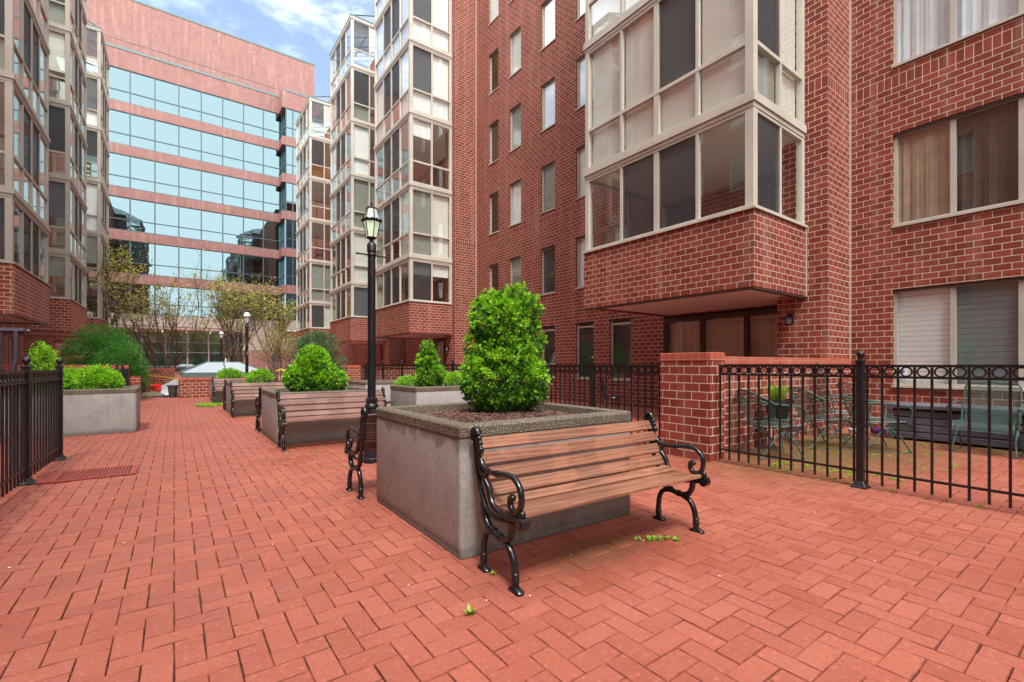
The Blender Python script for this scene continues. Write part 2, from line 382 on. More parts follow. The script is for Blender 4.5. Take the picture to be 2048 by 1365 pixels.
# venetian blind: slats as fine horizontal bands with bump
def blindmat(name, col_, pitch):
    m, nt, o = newmat(name); p = principled(nt, o, None, .7)
    g = N(nt, 'ShaderNodeNewGeometry'); sp = N(nt, 'ShaderNodeSeparateXYZ'); L(nt, g.outputs['Position'], sp.inputs[0])
    fr = mth(nt, 'FRACT', mth(nt, 'DIVIDE', sp.outputs['Z'], pitch))
    L(nt, mixc(nt, mr(nt, fr, .86, .98), col_, tuple(c*.35 for c in col_)), p.inputs['Base Color'])
    bump(nt, p, fr, .6, .01); return m
BLIND = blindmat('blind', (.88, .87, .80), .05)
BLINDG = blindmat('blind_green', (.34, .36, .31), .05)
SHUTTER = blindmat('shutter', (.95, .97, .96), .085)
SHUTTERD = blindmat('shutter_dark', (.24, .28, .29), .095)
TANREFL = simple('tan_reflection_sheet', (.46, .33, .235), .9, var=.25, scale=2)  # tan colour stands in for a warm facade reflected in the pane
BROWNC = simple('brown_curtain', (.085, .060, .050), .9, var=.3, scale=2)
# lattice of expanded metal: real holes by position
m, nt, o = newmat('expanded_metal'); LATTICE = m
p = N(nt, 'ShaderNodeBsdfPrincipled'); p.inputs['Base Color'].default_value = (.050, .098, .080, 1); p.inputs['Roughness'].default_value = .45
tc_ = N(nt, 'ShaderNodeTexCoord'); s_ = N(nt, 'ShaderNodeSeparateXYZ'); L(nt, tc_.outputs['UV'], s_.inputs[0])
a1 = mth(nt, 'ABSOLUTE', mth(nt, 'SUBTRACT', mth(nt, 'FRACT', mth(nt, 'ADD', mth(nt, 'MULTIPLY', s_.outputs[0], 40), mth(nt, 'MULTIPLY', s_.outputs[1], 22))), .5))
a2 = mth(nt, 'ABSOLUTE', mth(nt, 'SUBTRACT', mth(nt, 'FRACT', mth(nt, 'SUBTRACT', mth(nt, 'MULTIPLY', s_.outputs[0], 40), mth(nt, 'MULTIPLY', s_.outputs[1], 22))), .5))
hole = mth(nt, 'GREATER_THAN', mth(nt, 'MINIMUM', a1, a2), .155)
tr = N(nt, 'ShaderNodeBsdfTransparent'); mxs = N(nt, 'ShaderNodeMixShader'); L(nt, hole, mxs.inputs[0]); L(nt, p.outputs[0], mxs.inputs[1]); L(nt, tr.outputs[0], mxs.inputs[2]); L(nt, mxs.outputs[0], o.inputs[0])

def leafmat(name, a, b, trans=.35, rough=.45):
    m, nt, o = newmat(name); p = N(nt, 'ShaderNodeBsdfPrincipled'); p.inputs['Roughness'].default_value = rough; p.inputs['Specular IOR Level'].default_value = .35
    g = N(nt, 'ShaderNodeNewGeometry'); c = mixc(nt, g.outputs['Random Per Island'], a, b)
    t = N(nt, 'ShaderNodeBsdfTranslucent'); L(nt, c, p.inputs['Base Color']); L(nt, c, t.inputs[0])
    mxs = N(nt, 'ShaderNodeMixShader'); mxs.inputs[0].default_value = trans
    L(nt, p.outputs[0], mxs.inputs[1]); L(nt, t.outputs[0], mxs.inputs[2]); L(nt, mxs.outputs[0], o.inputs[0])
    return m
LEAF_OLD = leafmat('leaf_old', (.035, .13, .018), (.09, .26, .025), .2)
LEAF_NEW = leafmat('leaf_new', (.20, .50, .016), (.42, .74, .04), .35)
LEAF_RED = leafmat('leaf_reddish', (.30, .15, .05), (.36, .30, .05), .4)
LEAF_EVG = leafmat('leaf_evergreen', (.025, .12, .016), (.12, .38, .04), .3)
LEAF_EVB = leafmat('leaf_evergreen_blue', (.025, .10, .045), (.07, .24, .09), .25)
LEAF_BUD = leafmat('leaf_bud', (.32, .40, .05), (.55, .52, .09), .45)
LEAF_BUDR = leafmat('leaf_bud_red', (.30, .17, .08), (.38, .33, .10), .4)
GRASS = leafmat('grass_blade', (.18, .36, .03), (.36, .50, .05), .4)
def emit(name, c, s):
    m, nt, o = newmat(name); e = N(nt, 'ShaderNodeEmission'); e.inputs[0].default_value = rgb(c); e.inputs[1].default_value = s; L(nt, e.outputs[0], o.inputs[0]); return m
m, nt, o = newmat('lamp_glass_lit'); LAMPLIT = m
p = principled(nt, o, (.55, .64, .50), .4); p.inputs['Emission Color'].default_value = (.78, 1.0, .62, 1); p.inputs['Emission Strength'].default_value = .16
LAMPTOP = simple('lamp_glass_frosted', (.50, .58, .54), .4, var=.05)
LAMPWHITE = simple('lamp_glass_white', (.85, .82, .80), .4, var=.05)
BULB = emit('bulb', (.85, 1.0, .6), 6)
DOWNL = emit('ceiling_light', (1, .97, .85), 5)

# ------------------------------------------------------------------ ground
rng = random.Random(7)
def paving():
    nr = np.random.default_rng(5)
    P_ = .1016; V = []; F = []
    j = .0017; bv = .0028
    def region(x, y):
        if x < -5.9 or x > 10 or y < -1.6 or y > 22.6: return False
        l = x*math.cos(YAW) - y*math.sin(YAW); d = x*math.sin(YAW) + y*math.cos(YAW)
        return d > .1 and abs(l) < 1.35*d + 1.2
    i0, i1 = int(-5.9/P_)-1, int(10/P_)+1; j0, j1 = int(-1.6/P_)-1, int(22.6/P_)+1
    cells = []
    for i in range(i0, i1):
        for k in range(j0, j1):
            q = (i - k) % 4
            if q == 0: r = (i*P_, (i+2)*P_, k*P_, (k+1)*P_)
            elif q == 3: r = (i*P_, (i+1)*P_, k*P_, (k+2)*P_)
            else: continue
            if region((r[0]+r[1])/2, (r[2]+r[3])/2): cells.append(r)
    c = np.array(cells); n = len(c)
    jx = j*nr.uniform(.0, 1, (n, 4))**2*1.15 + j*.40; 
    x0 = c[:,0]+jx[:,0]; x1 = c[:,1]-jx[:,1]; y0 = c[:,2]+jx[:,2]; y1 = c[:,3]-jx[:,3]
    mx_, my_ = (x0+x1)/2, (y0+y1)/2
    z = nr.normal(0, .0008, n); tx = nr.normal(0, .0045, n); ty = nr.normal(0, .0045, n); rot = nr.normal(0, .009, n)
    far = np.clip((my_-3)/10, 0, 1); z *= 1-.5*far
    verts = np.zeros((n, 12, 3))
    for a, (ins, dz) in enumerate(((0, -.02), (0, -.0035), (bv, 0))):
        X = np.stack([x0+ins, x1-ins, x1-ins, x0+ins], 1); Y = np.stack([y0+ins, y0+ins, y1-ins, y1-ins], 1)
        dx = X - mx_[:,None]; dy = Y - my_[:,None]
        verts[:, a*4:a*4+4, 0] = mx_[:,None] + dx - rot[:,None]*dy
        verts[:, a*4:a*4+4, 1] = my_[:,None] + dy + rot[:,None]*dx
        verts[:, a*4:a*4+4, 2] = z[:,None] + dz + (tx[:,None]*dx + ty[:,None]*dy if a else 0) - (.0 if a else 0)
    base = []
    for a in (0, 4):
        for q in range(4): base.append([a+q, a+(q+1)%4, a+4+(q+1)%4, a+4+q])
    base.append([8, 9, 10, 11])
    base = np.array(base)
    faces = (base[None] + (np.arange(n)*12)[:,None,None]).reshape(-1, 4)
    me = bpy.data.meshes.new('brick_paving')
    me.vertices.add(n*12); me.vertices.foreach_set('co', verts.reshape(-1))
    me.loops.add(faces.size); me.loops.foreach_set('vertex_index', faces.reshape(-1))
    me.polygons.add(len(faces)); me.polygons.foreach_set('loop_start', np.arange(len(faces))*4); me.polygons.foreach_set('loop_total', np.full(len(faces), 4))
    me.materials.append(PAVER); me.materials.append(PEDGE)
    me.polygons.foreach_set('material_index', np.tile(np.array([0,0,0,0,1,1,1,1,0]), n)); me.update(calc_edges=True); me.validate(); me.shade_flat()
    o = bpy.data.objects.new('brick_paving', me); col.objects.link(o); struct(o)
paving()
struct(MB().add([(-60,-60,-.012),(60,-60,-.012),(60,90,-.012),(-60,90,-.012)], [(0,1,2,3)]).build('ground', JOINT))
FARPAVE = brickmat('far_paving', (.42, .10, .07), (.55, .16, .12), (.25, .10, .08), ms=.004)
struct(MB().add([(-6,22.55,-.004),(10,22.55,-.004),(10,56,-.004),(-6,56,-.004)], [(0,1,2,3)]).build('far_courtyard_paving', FARPAVE))

# ------------------------------------------------------------------ buildings
ST = 2.743
def wall_x(mb, X, s, ya, yb, za, zb, ops, depth=.11, m=0):
    """wall sheet on plane x=X facing -s, with reveals going to X+s*depth"""
    ys = sorted({ya, yb} | {a for o_ in ops for a in o_[:2] if ya < a < yb}); zs = sorted({za, zb} | {a for o_ in ops for a in o_[2:] if za < a < zb})
    for i in range(len(ys)-1):
        # merge vertical runs
        k = 0
        while k < len(zs)-1:
            yc = (ys[i]+ys[i+1])/2
            def isop(k_): zc = (zs[k_]+zs[k_+1])/2; return any(o_[0] < yc < o_[1] and o_[2] < zc < o_[3] for o_ in ops)
            if isop(k): k += 1; continue
            e = k
            while e+1 < len(zs)-1 and not isop(e+1): e += 1
            mb.add([(X,ys[i],zs[k]),(X,ys[i+1],zs[k]),(X,ys[i+1],zs[e+1]),(X,ys[i],zs[e+1])], [(0,1,2,3) if s < 0 else (3,2,1,0)], m); k = e+1
    X2 = X + s*depth
    for a, b, c, d in ops:
        mb.add([(X,a,c),(X2,a,c),(X2,a,d),(X,a,d)], [(0,1,2,3)], m); mb.add([(X,b,c),(X2,b,c),(X2,b,d),(X,b,d)], [(3,2,1,0)], m)
        mb.add([(X,a,d),(X2,a,d),(X2,b,d),(X,b,d)], [(0,1,2,3)], m); mb.add([(X,a,c),(X2,a,c),(X2,b,c),(X,b,c)], [(3,2,1,0)], m)
VOILE = simple('voile_curtain', (.72, .74, .78), .9, var=.08, scale=3)
FOLDED = (TANREFL, BROWNC, VOILE)
wr = random.Random(3)
def window(bld, X, s, y0, y1, z0, z1, splits=(), back=None, roller=0.0, small=False, fm=None):
    Xf = X + s*.055; w_ = .05
    f = MB(); fx0, fx1 = Xf, Xf + s*.05
    zt = z1 - roller
    f.box(fx0, fx1, y0, y0+w_, z0, z1); f.box(fx0, fx1, y1-w_, y1, z0, z1)
    f.box(fx0-s*.004, fx1, y0+w_, y1-w_, z0, z0+w_+.01); f.box(fx0, fx1, y0+w_, y1-w_, zt-w_, zt)
    f.box(X-s*.03, Xf-s*.006, y0-.015, y1+.015, z0-.02, z0+.012)     # sill plate
    for sp_ in splits: f.box(fx0-s*.003, fx1, sp_-.035, sp_+.035, z0+w_+.01, zt-w_)
    o = f.build('window', fm or WFRAME, bld)
    MB().box(X+s*.015, Xf-s*.002, y0+.003, y1-.003, z1-.04, z1-.003).build('head_shadow_strip', BRONZE, o)  # dark strip added as the shadow line under the window head
    if roller: MB().box(Xf+s*.002, Xf+s*.05, y0+w_, y1-w_, zt+.002, z1-.01).build('shade_box', BRONZE, o)
    xg = Xf + s*.03
    MB().add([(xg,y0+w_,z0+w_),(xg,y1-w_,z0+w_),(xg,y1-w_,zt-w_),(xg,y0+w_,zt-w_)], [(0,1,2,3) if s < 0 else (3,2,1,0)]).build('pane', WGLASS, o)
    xb = Xf + s*(.10 if back else .9)
    edges = [y0+.01] + list(splits) + [y1-.01]
    backs = back if isinstance(back, (list, tuple)) else [back]*(len(edges)-1)
    xb = Xf + s*.07
    for i in range(len(edges)-1):
        a = i*1.7; b = backs[i]
        mt, frac = b if isinstance(b, tuple) else (b, 1.0)
        if mt is None: continue
        zb0 = z0 + .02 + (1-frac)*(z1-z0)
        if mt in FOLDED:
            c = MB(); nn = 60; ya, yb = edges[i]+.01, edges[i+1]-.01
            pts = [(xb + s*(.02+.010*math.sin(q*.55+a+1.7*math.sin(q*.11))+.009*math.sin(q*.23+a*3)+.004*math.sin(q*1.3)), ya+(yb-ya)*q/(nn-1)) for q in range(nn)]
            c.add([(u_, v_, z_) for u_, v_ in pts for z_ in (zb0, z1-.02)], [(2*q, 2*q+2, 2*q+3, 2*q+1) for q in range(nn-1)])
            c.build('curtain', mt, o, smooth=True)  # the tan sheet imitates a reflection; the others are cloth
        else: MB().box(xb, xb+s*.012, edges[i]+.005, edges[i+1]-.005, zb0, z1-.01).build('blind', mt, o)
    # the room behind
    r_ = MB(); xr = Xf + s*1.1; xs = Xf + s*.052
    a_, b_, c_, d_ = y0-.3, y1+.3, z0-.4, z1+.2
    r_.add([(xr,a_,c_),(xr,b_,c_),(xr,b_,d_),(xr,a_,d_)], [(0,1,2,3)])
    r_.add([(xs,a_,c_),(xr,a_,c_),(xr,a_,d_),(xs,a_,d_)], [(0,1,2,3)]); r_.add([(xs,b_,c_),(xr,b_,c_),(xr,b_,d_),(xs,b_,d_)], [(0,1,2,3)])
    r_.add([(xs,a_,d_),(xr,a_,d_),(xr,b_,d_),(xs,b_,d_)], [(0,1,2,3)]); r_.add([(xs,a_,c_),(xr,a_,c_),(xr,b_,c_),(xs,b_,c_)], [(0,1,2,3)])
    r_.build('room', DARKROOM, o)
    return o

def bay(bld, s, Xf, Xw, Y0, Y1, seed, FR, blinds):
    rg = random.Random(seed); U = abs(Xw-Xf); UP = 1.82; Ln = Y1-Y0
    X = lambda u: Xf + s*u
    sc_ = Ln/3.66
    mul = [(.15, 0), (.98*sc_, .03), (1.815*sc_, .055), (2.65*sc_, .03), (Ln-.12, 0)]
    F = MB()
    def bx(u0, u1, a, b, c, d): F.box(X(u0), X(u1), a, b, c, d)
    root_z = []
    lv = []
    for k in range(6):
        zb = 3.58 if k == 0 else 5.34 + ST*(k-1)
        zt = 5.13 + ST*k if k < 5 else 18.6
        lv.append((zb, zt))
    # corner posts run full height
    for (u0, u1, a, b) in ((.02,.15,Y0+.02,Y0+.15), (.02,.14,Y1-.12,Y1-.02), (U-.08,U,Y1-.12,Y1-.02)):
        bx(u0, u1, a, b, 3.58, 18.6)
    bx(UP-.10, UP-.002, Y0+.02, Y0+.12, 3.58, 18.6)
    # sill cap on the brick
    F.box(X(-.03), X(.18), Y0-.03, Y1+.02, 3.54, 3.58); F.box(X(.18), X(UP-.003), Y0-.03, Y0+.18, 3.54, 3.58); F.box(X(.18), X(U), Y1-.16, Y1+.02, 3.54, 3.58)
    for k, (zb, zt) in enumerate(lv):
        for m_, h_ in mul[1:4]:
            bx(.03, .10, Y0+m_-h_, Y0+m_+h_, zb, zt)
        # side face mullion
        bx(.95-.03, .95+.03, Y0+.03, Y0+.10, zb, zt); bx(1.4-.03, 1.4+.03, Y1-.10, Y1-.03, zb, zt)
        # rails
        for (z0, z1) in ([(zb, zb+.045), (zt-.055, zt)] + ([(zb+.80, zb+.86)] if k else [])):
            F.box(X(.025), X(.105), Y0+.15, Y1-.12, z0, z1)
            F.box(X(.15), X(UP-.10), Y0+.025, Y0+.105, z0, z1); F.box(X(.14), X(U-.08), Y1-.105, Y1-.025, z0, z1)
        if k < 5:   # fascia band in two steps
            z = zt
            for (p_, z0, z1) in ((.012, z, z+.075), (-.012, z+.075, z+.21)):
                F.box(X(p_), X(.16), Y0+p_, Y1-p_, z0, z1); F.box(X(.16), X(UP-.003), Y0+p_, Y0+.16, z0, z1); F.box(X(.16), X(U), Y1-.16, Y1-p_, z0, z1)
    # eaves
    F.box(X(-.01), X(.16), Y0-.01, Y1+.01, 18.6, 18.72); F.box(X(.16), X(U), Y0-.01, Y0+.16, 18.6, 18.72); F.box(X(.16), X(U), Y1-.16, Y1+.01, 18.6, 18.72)
    o = F.build('sunroom_bay', FR, bld)
    # brick base and soffit
    b = MB()
    b.box(X(0), X(.14), Y0, Y1, 2.44, 3.54); b.box(X(.14), X(UP-.003), Y0, Y0+.14, 2.44, 3.54); b.box(X(.14), X(U), Y1-.14, Y1, 2.44, 3.54)
    b.build('brick_base', BRICK, o)
    b = MB(); b.box(X(-.004), X(.12), Y0-.004, Y1+.004, 2.34, 2.44); b.box(X(.12), X(UP-.003), Y0-.004, Y0+.12, 2.34, 2.44); b.box(X(.12), X(U), Y1-.12, Y1+.004, 2.34, 2.44)
    b.build('brick_lintel', BRICK, o)
    MB().box(X(.12), X(U), Y0+.12, Y1-.12, 2.37, 2.43).build('soffit', SOFFIT, o)
    MB().box(X(.004), X(.10), Y0+.004, Y1-.01, 2.305, 2.339).box(X(.10), X(UP-.004), Y0+.004, Y0+.10, 2.305, 2.339).build('drip_edge', BRONZE, o)
    # floors, seen as ceilings from below
    fl = MB(); fl.box(X(.16), X(U), Y0+.16, Y1-.16, 3.3, 3.40)
    for k in range(5): fl.box(X(.165), X(U), Y0+.165, Y1-.165, 5.12+ST*k, 5.32+ST*k)
    fl.build('ceiling', CEIL, o)
    # glass
    for k, (zb, zt) in enumerate(lv):
        g = MB(); e = .045
        def quadA(a, c, z0, z1): g.add([(X(.065),a,z0),(X(.065),c,z0),(X(.065),c,z1),(X(.065),a,z1)], [(0,1,2,3) if s < 0 else (3,2,1,0)])
        def quadB(u0, u1, z0, z1, Y, fl_): g.add([(X(u0),Y,z0),(X(u1),Y,z0),(X(u1),Y,z1),(X(u0),Y,z1)], [(0,1,2,3) if (s > 0) == fl_ else (3,2,1,0)])
        zz = [(zb+.045, zt-.055)] if k == 0 else [(zb+.045, zb+.80), (zb+.86, zt-.055)]
        for (z0, z1) in zz:
            for q in range(4):
                a = Y0+mul[q][0]+mul[q][1]; c_ = Y0+mul[q+1][0]-mul[q+1][1]
                quadA(a, c_, z0, z1)
                if z1-z0 > 1 and (q in (1, 2) if seed != 11 or k != 1 else q == 1): MB().add([(X(.05),a,z0),(X(.05),c_,z0),(X(.05),c_,z1),(X(.05),a,z1)], [(0,1,2,3)]).build('insect_screen', SCREEN, o)
            quadB(.15, .92, z0, z1, Y0+.065, True); quadB(.98, UP-.10, z0, z1, Y0+.065, True)
            quadB(.14, 1.37, z0, z1, Y1-.065, False); quadB(1.43, U-.08, z0, z1, Y1-.065, False)
            if z1-z0 > 1 and rg.random() < .65: MB().add([(X(.15),Y0+.05,z0),(X(.92),Y0+.05,z0),(X(.92),Y0+.05,z1),(X(.15),Y0+.05,z1)], [(0,1,2,3)]).build('insect_screen', SCREEN, o)
        g.build('glazing', GLASS, o)
        # blinds
        spec = blinds.get(k, [])
        for (face, q, frac, mt) in spec:
            z0 = zb+.05 if frac >= 1 else zt-.06-(zt-zb)*frac
            if face == 'A':
                a = Y0+mul[q][0]+.03; c_ = Y0+mul[q+1][0]-.03
                MB().box(X(.13), X(.14), a, c_, z0, zt-.06).build('window_blind', mt, o)
            else:
                u0, u1 = ((.17, .93), (.97, UP-.12))[q]
                MB().box(X(u0), X(u1), Y0+.13, Y0+.14, z0, zt-.06).build('window_blind', mt, o)
    # sloping glass roof
    r_ = MB(); fr_ = MB(); rz = 18.74; rise = .40
    n = 4
    r_.add([(X(.02),Y0+.02,rz),(X(.02),Y1-.02,rz),(X(U),Y1-.02,rz+rise*U*.95),(X(U),Y0+.02,rz+rise*U*.95)], [(0,1,2,3)])
    r_.add([(X(.02),Y0+.03,rz),(X(U),Y0+.03,rz),(X(U),Y0+.03,rz+rise*U*.95)], [(0,1,2)])
    r_.build('roof_glass', ROOFGL, o)
    for q in range(n+1):
        y = Y0+.03 + (Ln-.06)*q/n
        fr_.tube([(X(0), y, rz+.02), (X(U), y, rz+.02+rise*U*.95)], .035, 4)
    for q in (0, .5, 1): fr_.tube([(X(U*q), Y0+.03, rz+.02+rise*U*q*.95), (X(U*q), Y1-.03, rz+.02+rise*U*q*.95)], .03, 4)
    fr_.box(X(-.02), X(.04), Y0-.02, Y1+.02, 18.722, 18.80); fr_.box(X(.04), X(U), Y0-.02, Y0+.03, 18.722, 18.80)
    fr_.build('roof_frame', TEALM, o)
    return o
brick_lintel = brickmat('brick_lintel', (.20, .030, .022), (.30, .050, .034), (.16, .09, .07))

def patio_door(bld, X, s, y0, y1, bk):
    f = MB(); z1 = 2.30
    f.box(X+s*.0, X+s*.10, y0, y1, z1-.10, z1); f.box(X+s*.02, X+s*.10, y0, y0+.07, 0.0, z1-.10); f.box(X+s*.02, X+s*.10, y1-.07, y1, 0.0, z1-.10)
    n = 3; w_ = (y1-y0)/n
    for q in range(1, n): f.box(X+s*.01, X+s*.09, y0+w_*q-.05, y0+w_*q+.05, .05, z1-.10)
    f.box(X+s*.01, X+s*.09, y0+.07, y1-.07, .0, .05)
    o = f.build('patio_door', BRONZE, bld)
    MB().add([(X+s*.05,y0+.07,.05),(X+s*.05,y1-.07,.05),(X+s*.05,y1-.07,z1-.1),(X+s*.05,y0+.07,z1-.1)], [(0,1,2,3) if s < 0 else (3,2,1,0)]).build('pane', WGLASS, o)
    # curtain with folds
    c = MB(); pts = []
    for q in range(90):
        y = y0+.1 + (y1-y0-.2)*q/89
        pts.append((X + s*(.16 + .025*math.sin(q*1.1) + .012*math.sin(q*.37)), y))
    vs = [(a, b, z) for a, b in pts for z in (.03, z1-.12)]
    c.add(vs, [(2*i, 2*i+2, 2*i+3, 2*i+1) for i in range(89)]); 
    if bk: c.build('curtain', bk, o, smooth=True)
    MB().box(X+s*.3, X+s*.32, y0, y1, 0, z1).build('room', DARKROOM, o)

bR = thing('apartment_building', 'red brick apartment block on the right with cream glazed bays and sealant joints', 'building', (10, 10, 0))
bL = thing('apartment_building', 'red brick apartment block on the left, taupe glazed bays above the evergreen shrub', 'building', (-5.9, 10, 0))
H = 19.9
small_cols = [(8.29, 9.04), (9.68, 10.41), (11.39, 12.10), (13.22, 13.92), (14.64, 15.30)]
def main_wall(bld, X, s, small, big, bays, ext):
    ops = []; wins = []
    for (a, b) in small:
        for k in range(-1, 6):
            z0, z1 = (.70, 2.42) if k < 0 else (3.47+ST*k, 5.03+ST*k)
            ops.append((a, b, z0, z1)); wins.append((a, b, z0, z1, k, False))
    for (a, b) in big:
        for k in range(-1, 6):
            z0, z1 = (.76, 2.42) if k < 0 else (3.50+ST*k, 5.10+ST*k)
            ops.append((a, b, z0, z1)); wins.append((a, b, z0, z1, k, True))
    for (a, b) in bays: ops.append((a, b, -.01, 2.34))
    w_ = MB(); wall_x(w_, X, s, ext[0], ext[1], -.02, H, ops)
    # wall thickness: top, back
    w_.box(X+s*1.6, X+s*12, ext[0], ext[1], -.02, H); w_.box(X, X+s*1.6, ext[0], ext[1], H-.05, H+.15)
    w_.box(X+s*.002, X+s*1.6, ext[1]-.2, ext[1], -.02, H-.05)
    w_.build('wall', BRICK, bld)
    return wins

# right block
wins = main_wall(bR, 10, 1, small_cols, [(.30, 2.62)], [(4.12, 7.25), (17.1, 20.1), (24.4, 27.0), (33.4, 36.0)], (-16, 46))
wk = {(0,0):WFRAME}
for (a, b, z0, z1, k, big) in wins:
    if big:
        bk = {-1: [None, (SHUTTERD, 1), (SHUTTER, 1)], 0: [None, (BROWNC, 1), (TANREFL, 1)], 1: [None, (VOILE, 1), (VOILE, 1)]}.get(k, [(BLINDW, 1)]*3)
        window(bR, 10, 1, a, b, z0, z1, splits=(1.12, 1.865), back=bk)
    else:
        ci = [c_[0] for c_ in small_cols].index(a)
        tbl = {0: (BLINDW, BLINDW, BLINDW, BLINDG), 1: (BLINDW, BLIND, BLINDW, BLINDW), 2: (None, BLINDG, BLINDW, BLINDW), 3: (BLINDG, BLINDW, BLINDG, BLIND), 4: (None, None, DARKROOM, None)}
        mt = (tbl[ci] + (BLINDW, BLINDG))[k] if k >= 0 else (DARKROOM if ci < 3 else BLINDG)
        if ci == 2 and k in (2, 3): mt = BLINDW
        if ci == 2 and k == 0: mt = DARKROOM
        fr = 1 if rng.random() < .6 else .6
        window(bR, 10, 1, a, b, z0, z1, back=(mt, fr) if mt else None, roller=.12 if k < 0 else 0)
# pilasters with pale sealant joints
pl = MB()
for y in (3.25, 16.25, 23.35, 32.25): MB().box(9.02, 9.999, y, y+.82, -.02, H).build('pilaster', BRICK, bR)
sl = MB()
for y in (3.25, 16.25):
    MB().box(9.975, 10.0, y-.022, y-.001, 0, H).build('sealant_joint', SEAL, bR); MB().box(9.0, 9.02, y+.34-.02, y+.34, 2.33, 3.54).build('sealant_joint', SEAL, bR)
W_, G_ = BLINDW, BLINDG
bay(bR, 1, 7.20, 10, 3.59, 7.25, 11, BEIGE, {1: [('A',0,1,BLIND),('A',1,1,BLIND),('A',2,1,BLIND),('A',3,1,BLIND),('B',0,1,BLINDG),('B',1,1,BLIND)], 2: [('A',q,1,BLIND) for q in range(4)]+[('B',0,1,W_),('B',1,1,W_)],
    0: [('A',1,.15,W_)], 3: [('A',1,1,W_)], 4: [('B',0,1,W_)]})
bay(bR, 1, 7.20, 10, 16.5, 20.37, 12, BEIGE, {0: [('B',0,.3,W_),('B',1,.3,W_)], 1: [('B',0,1,G_),('B',1,1,BLIND),('A',0,1,BLIND)], 2: [('B',0,.25,W_)], 3: [('B',0,1,W_),('B',1,1,W_),('A',0,1,W_),('A',3,1,W_)], 4: [('B',0,1,W_),('B',1,1,W_),('A',0,1,W_),('A',1,1,W_),('A',2,1,W_),('A',3,1,W_)], 5: [('A',q,1,W_) for q in range(4)]+[('B',0,1,W_)]})
bay(bR, 1, 7.20, 10, 23.69, 27.6, 13, BEIGE, {0: [('B',0,1,SHUTTER),('B',1,1,SHUTTER)], 1: [('B',0,1,BLIND),('B',1,1,BLIND)], 2: [('B',0,1,G_),('B',1,1,G_)], 3: [('B',0,1,W_),('A',3,1,W_)], 4: [('B',0,1,G_)], 5: [('B',0,.2,W_)]})
bay(bR, 1, 7.20, 10, 32.6, 36.8, 14, BEIGE, {0: [('B',0,1,G_),('B',1,1,BLIND)], 1: [('B',0,1,G_),('B',1,1,G_)], 3: [('A',2,1,W_)]})
for (a, b), bk in zip([(4.12, 7.25), (17.1, 20.1), (24.4, 27.0), (33.4, 36.0)], (CURTAIN, CURTAIN, DARKROOM, CURTAIN)): patio_door(bR, 10, 1, a, b, bk)

# left block
small_l = [(4.2, 4.95), (6.4, 7.1), (8.6, 9.3), (10.6, 11.3), (12.6, 13.3), (21.3, 22.0), (29.6, 30.3)]
wins = main_wall(bL, -5.9, -1, small_l, [], [(17.0, 19.6), (24.4, 27.0), (33.4, 36.0)], (-16, 46))
for (a, b, z0, z1, k, big) in wins:
    if k > 4 : continue
    mt = wr.choice([BLINDW, BLINDG, BLIND, None, DARKROOM])
    window(bL, -5.9, -1, a, b, z0, z1, back=(mt, 1) if mt else None)
pl = MB()
for y in (15.6, 23.15, 32.05): MB().box(-5.899, -4.92, y, y+.82, -.02, H).build('pilaster', BRICK, bL)
bay(bL, -1, -3.10, -5.9, 15.96, 19.96, 21, TAUPE, {0: [('B',0,.5,G_)], 2: [('B',0,1,G_)], 3: [('B',0,.4,W_)]})
bay(bL, -1, -3.10, -5.9, 23.5, 27.6, 22, TAUPE, {0: [('B',0,.45,G_)], 1: [('B',0,.5,W_),('B',1,1,W_)], 2: [('B',0,.6,G_)], 3: [('B',0,.55,BLIND)], 4: [('B',0,1,G_)]})
bay(bL, -1, -3.10, -5.9, 32.4, 36.3, 23, TAUPE, {1: [('B',0,.55,G_),('B',1,.5,G_)], 2: [('B',0,1,SHUTTER),('B',1,1,SHUTTER)], 3: [('B',0,.5,G_)], 4: [('B',0,1,W_),('B',1,1,W_)]})
for (a, b) in [(17.0, 19.6), (24.4, 27.0), (33.4, 36.0)]: patio_door(bL, -5.9, -1, a, b, None)

# block closing the courtyard behind the camera (seen in the panes)
bS = thing('apartment_building', 'low brick wing closing the courtyard opposite the office block', 'building', (2, -17, 0))
MB().box(-5.8, 9.9, -24, -16.2, -.02, 9).build('wall', BRICK, bS)
for i in range(5):
    for k in range(3):
        x = -4.5 + i*3; MB().box(x, x+1.4, -16.19, -16.15, .8+ST*k, 2.4+ST*k).build('window', LAMPTOP, bS)

# ------------------------------------------------------------------ office block at the end
bF = thing('office_building', 'pink brick office block with mirrored ribbon windows closing the far end of the courtyard', 'building', (2, 54.2, 0))
heads = [27.66 - 3.83*i for i in range(6)]
sills = [h - 2.97 for h in heads]; sills[5] = 5.73
def ribbon(yf, xa, xb, name):
    prev = 29.35
    for hd, sl_ in zip(heads, sills):
        MB().box(xa, xb, yf, yf+.35, hd, prev).build(name, FARBRICK, bF); prev = sl_
    b = MB(); b.box(xa-.0, xb, yf-.04, yf+.30, 29.352, 29.55); b.build('coping', TEALM, bF)
    b = MB(); b.box(xa, xb, yf-.05, yf+.4, 4.70, 5.728); b.build('stone_band', STONE, bF)
mullx = [-4.83+1.815*i for i in range(8)]
ribbon(54.2, -14, 9.3, 'brick_spandrel')
ribbon(52.5, 9.3, 22, 'brick_spandrel')
prev = 29.35
for hd, sl_ in zip(heads, sills): MB().box(9.3-.35, 9.299, 52.55, 54.199, hd, prev).build('brick_return', FARBRICK, bF); prev = sl_
MB().box(9.0, 9.299, 52.55, 54.199, 4.7, 5.728).build('stone_return', STONE, bF)
fr = random.Random(9)
xs = [-14] + [-4.83-1.8*4+1.8*i for i in range(12)]
xs = sorted(set([-13.83, -12.03, -10.23, -8.43, -6.63, -4.83, -3.22, -1.44, .36, 2.13, 3.91, 5.70, 7.50, 9.25]))
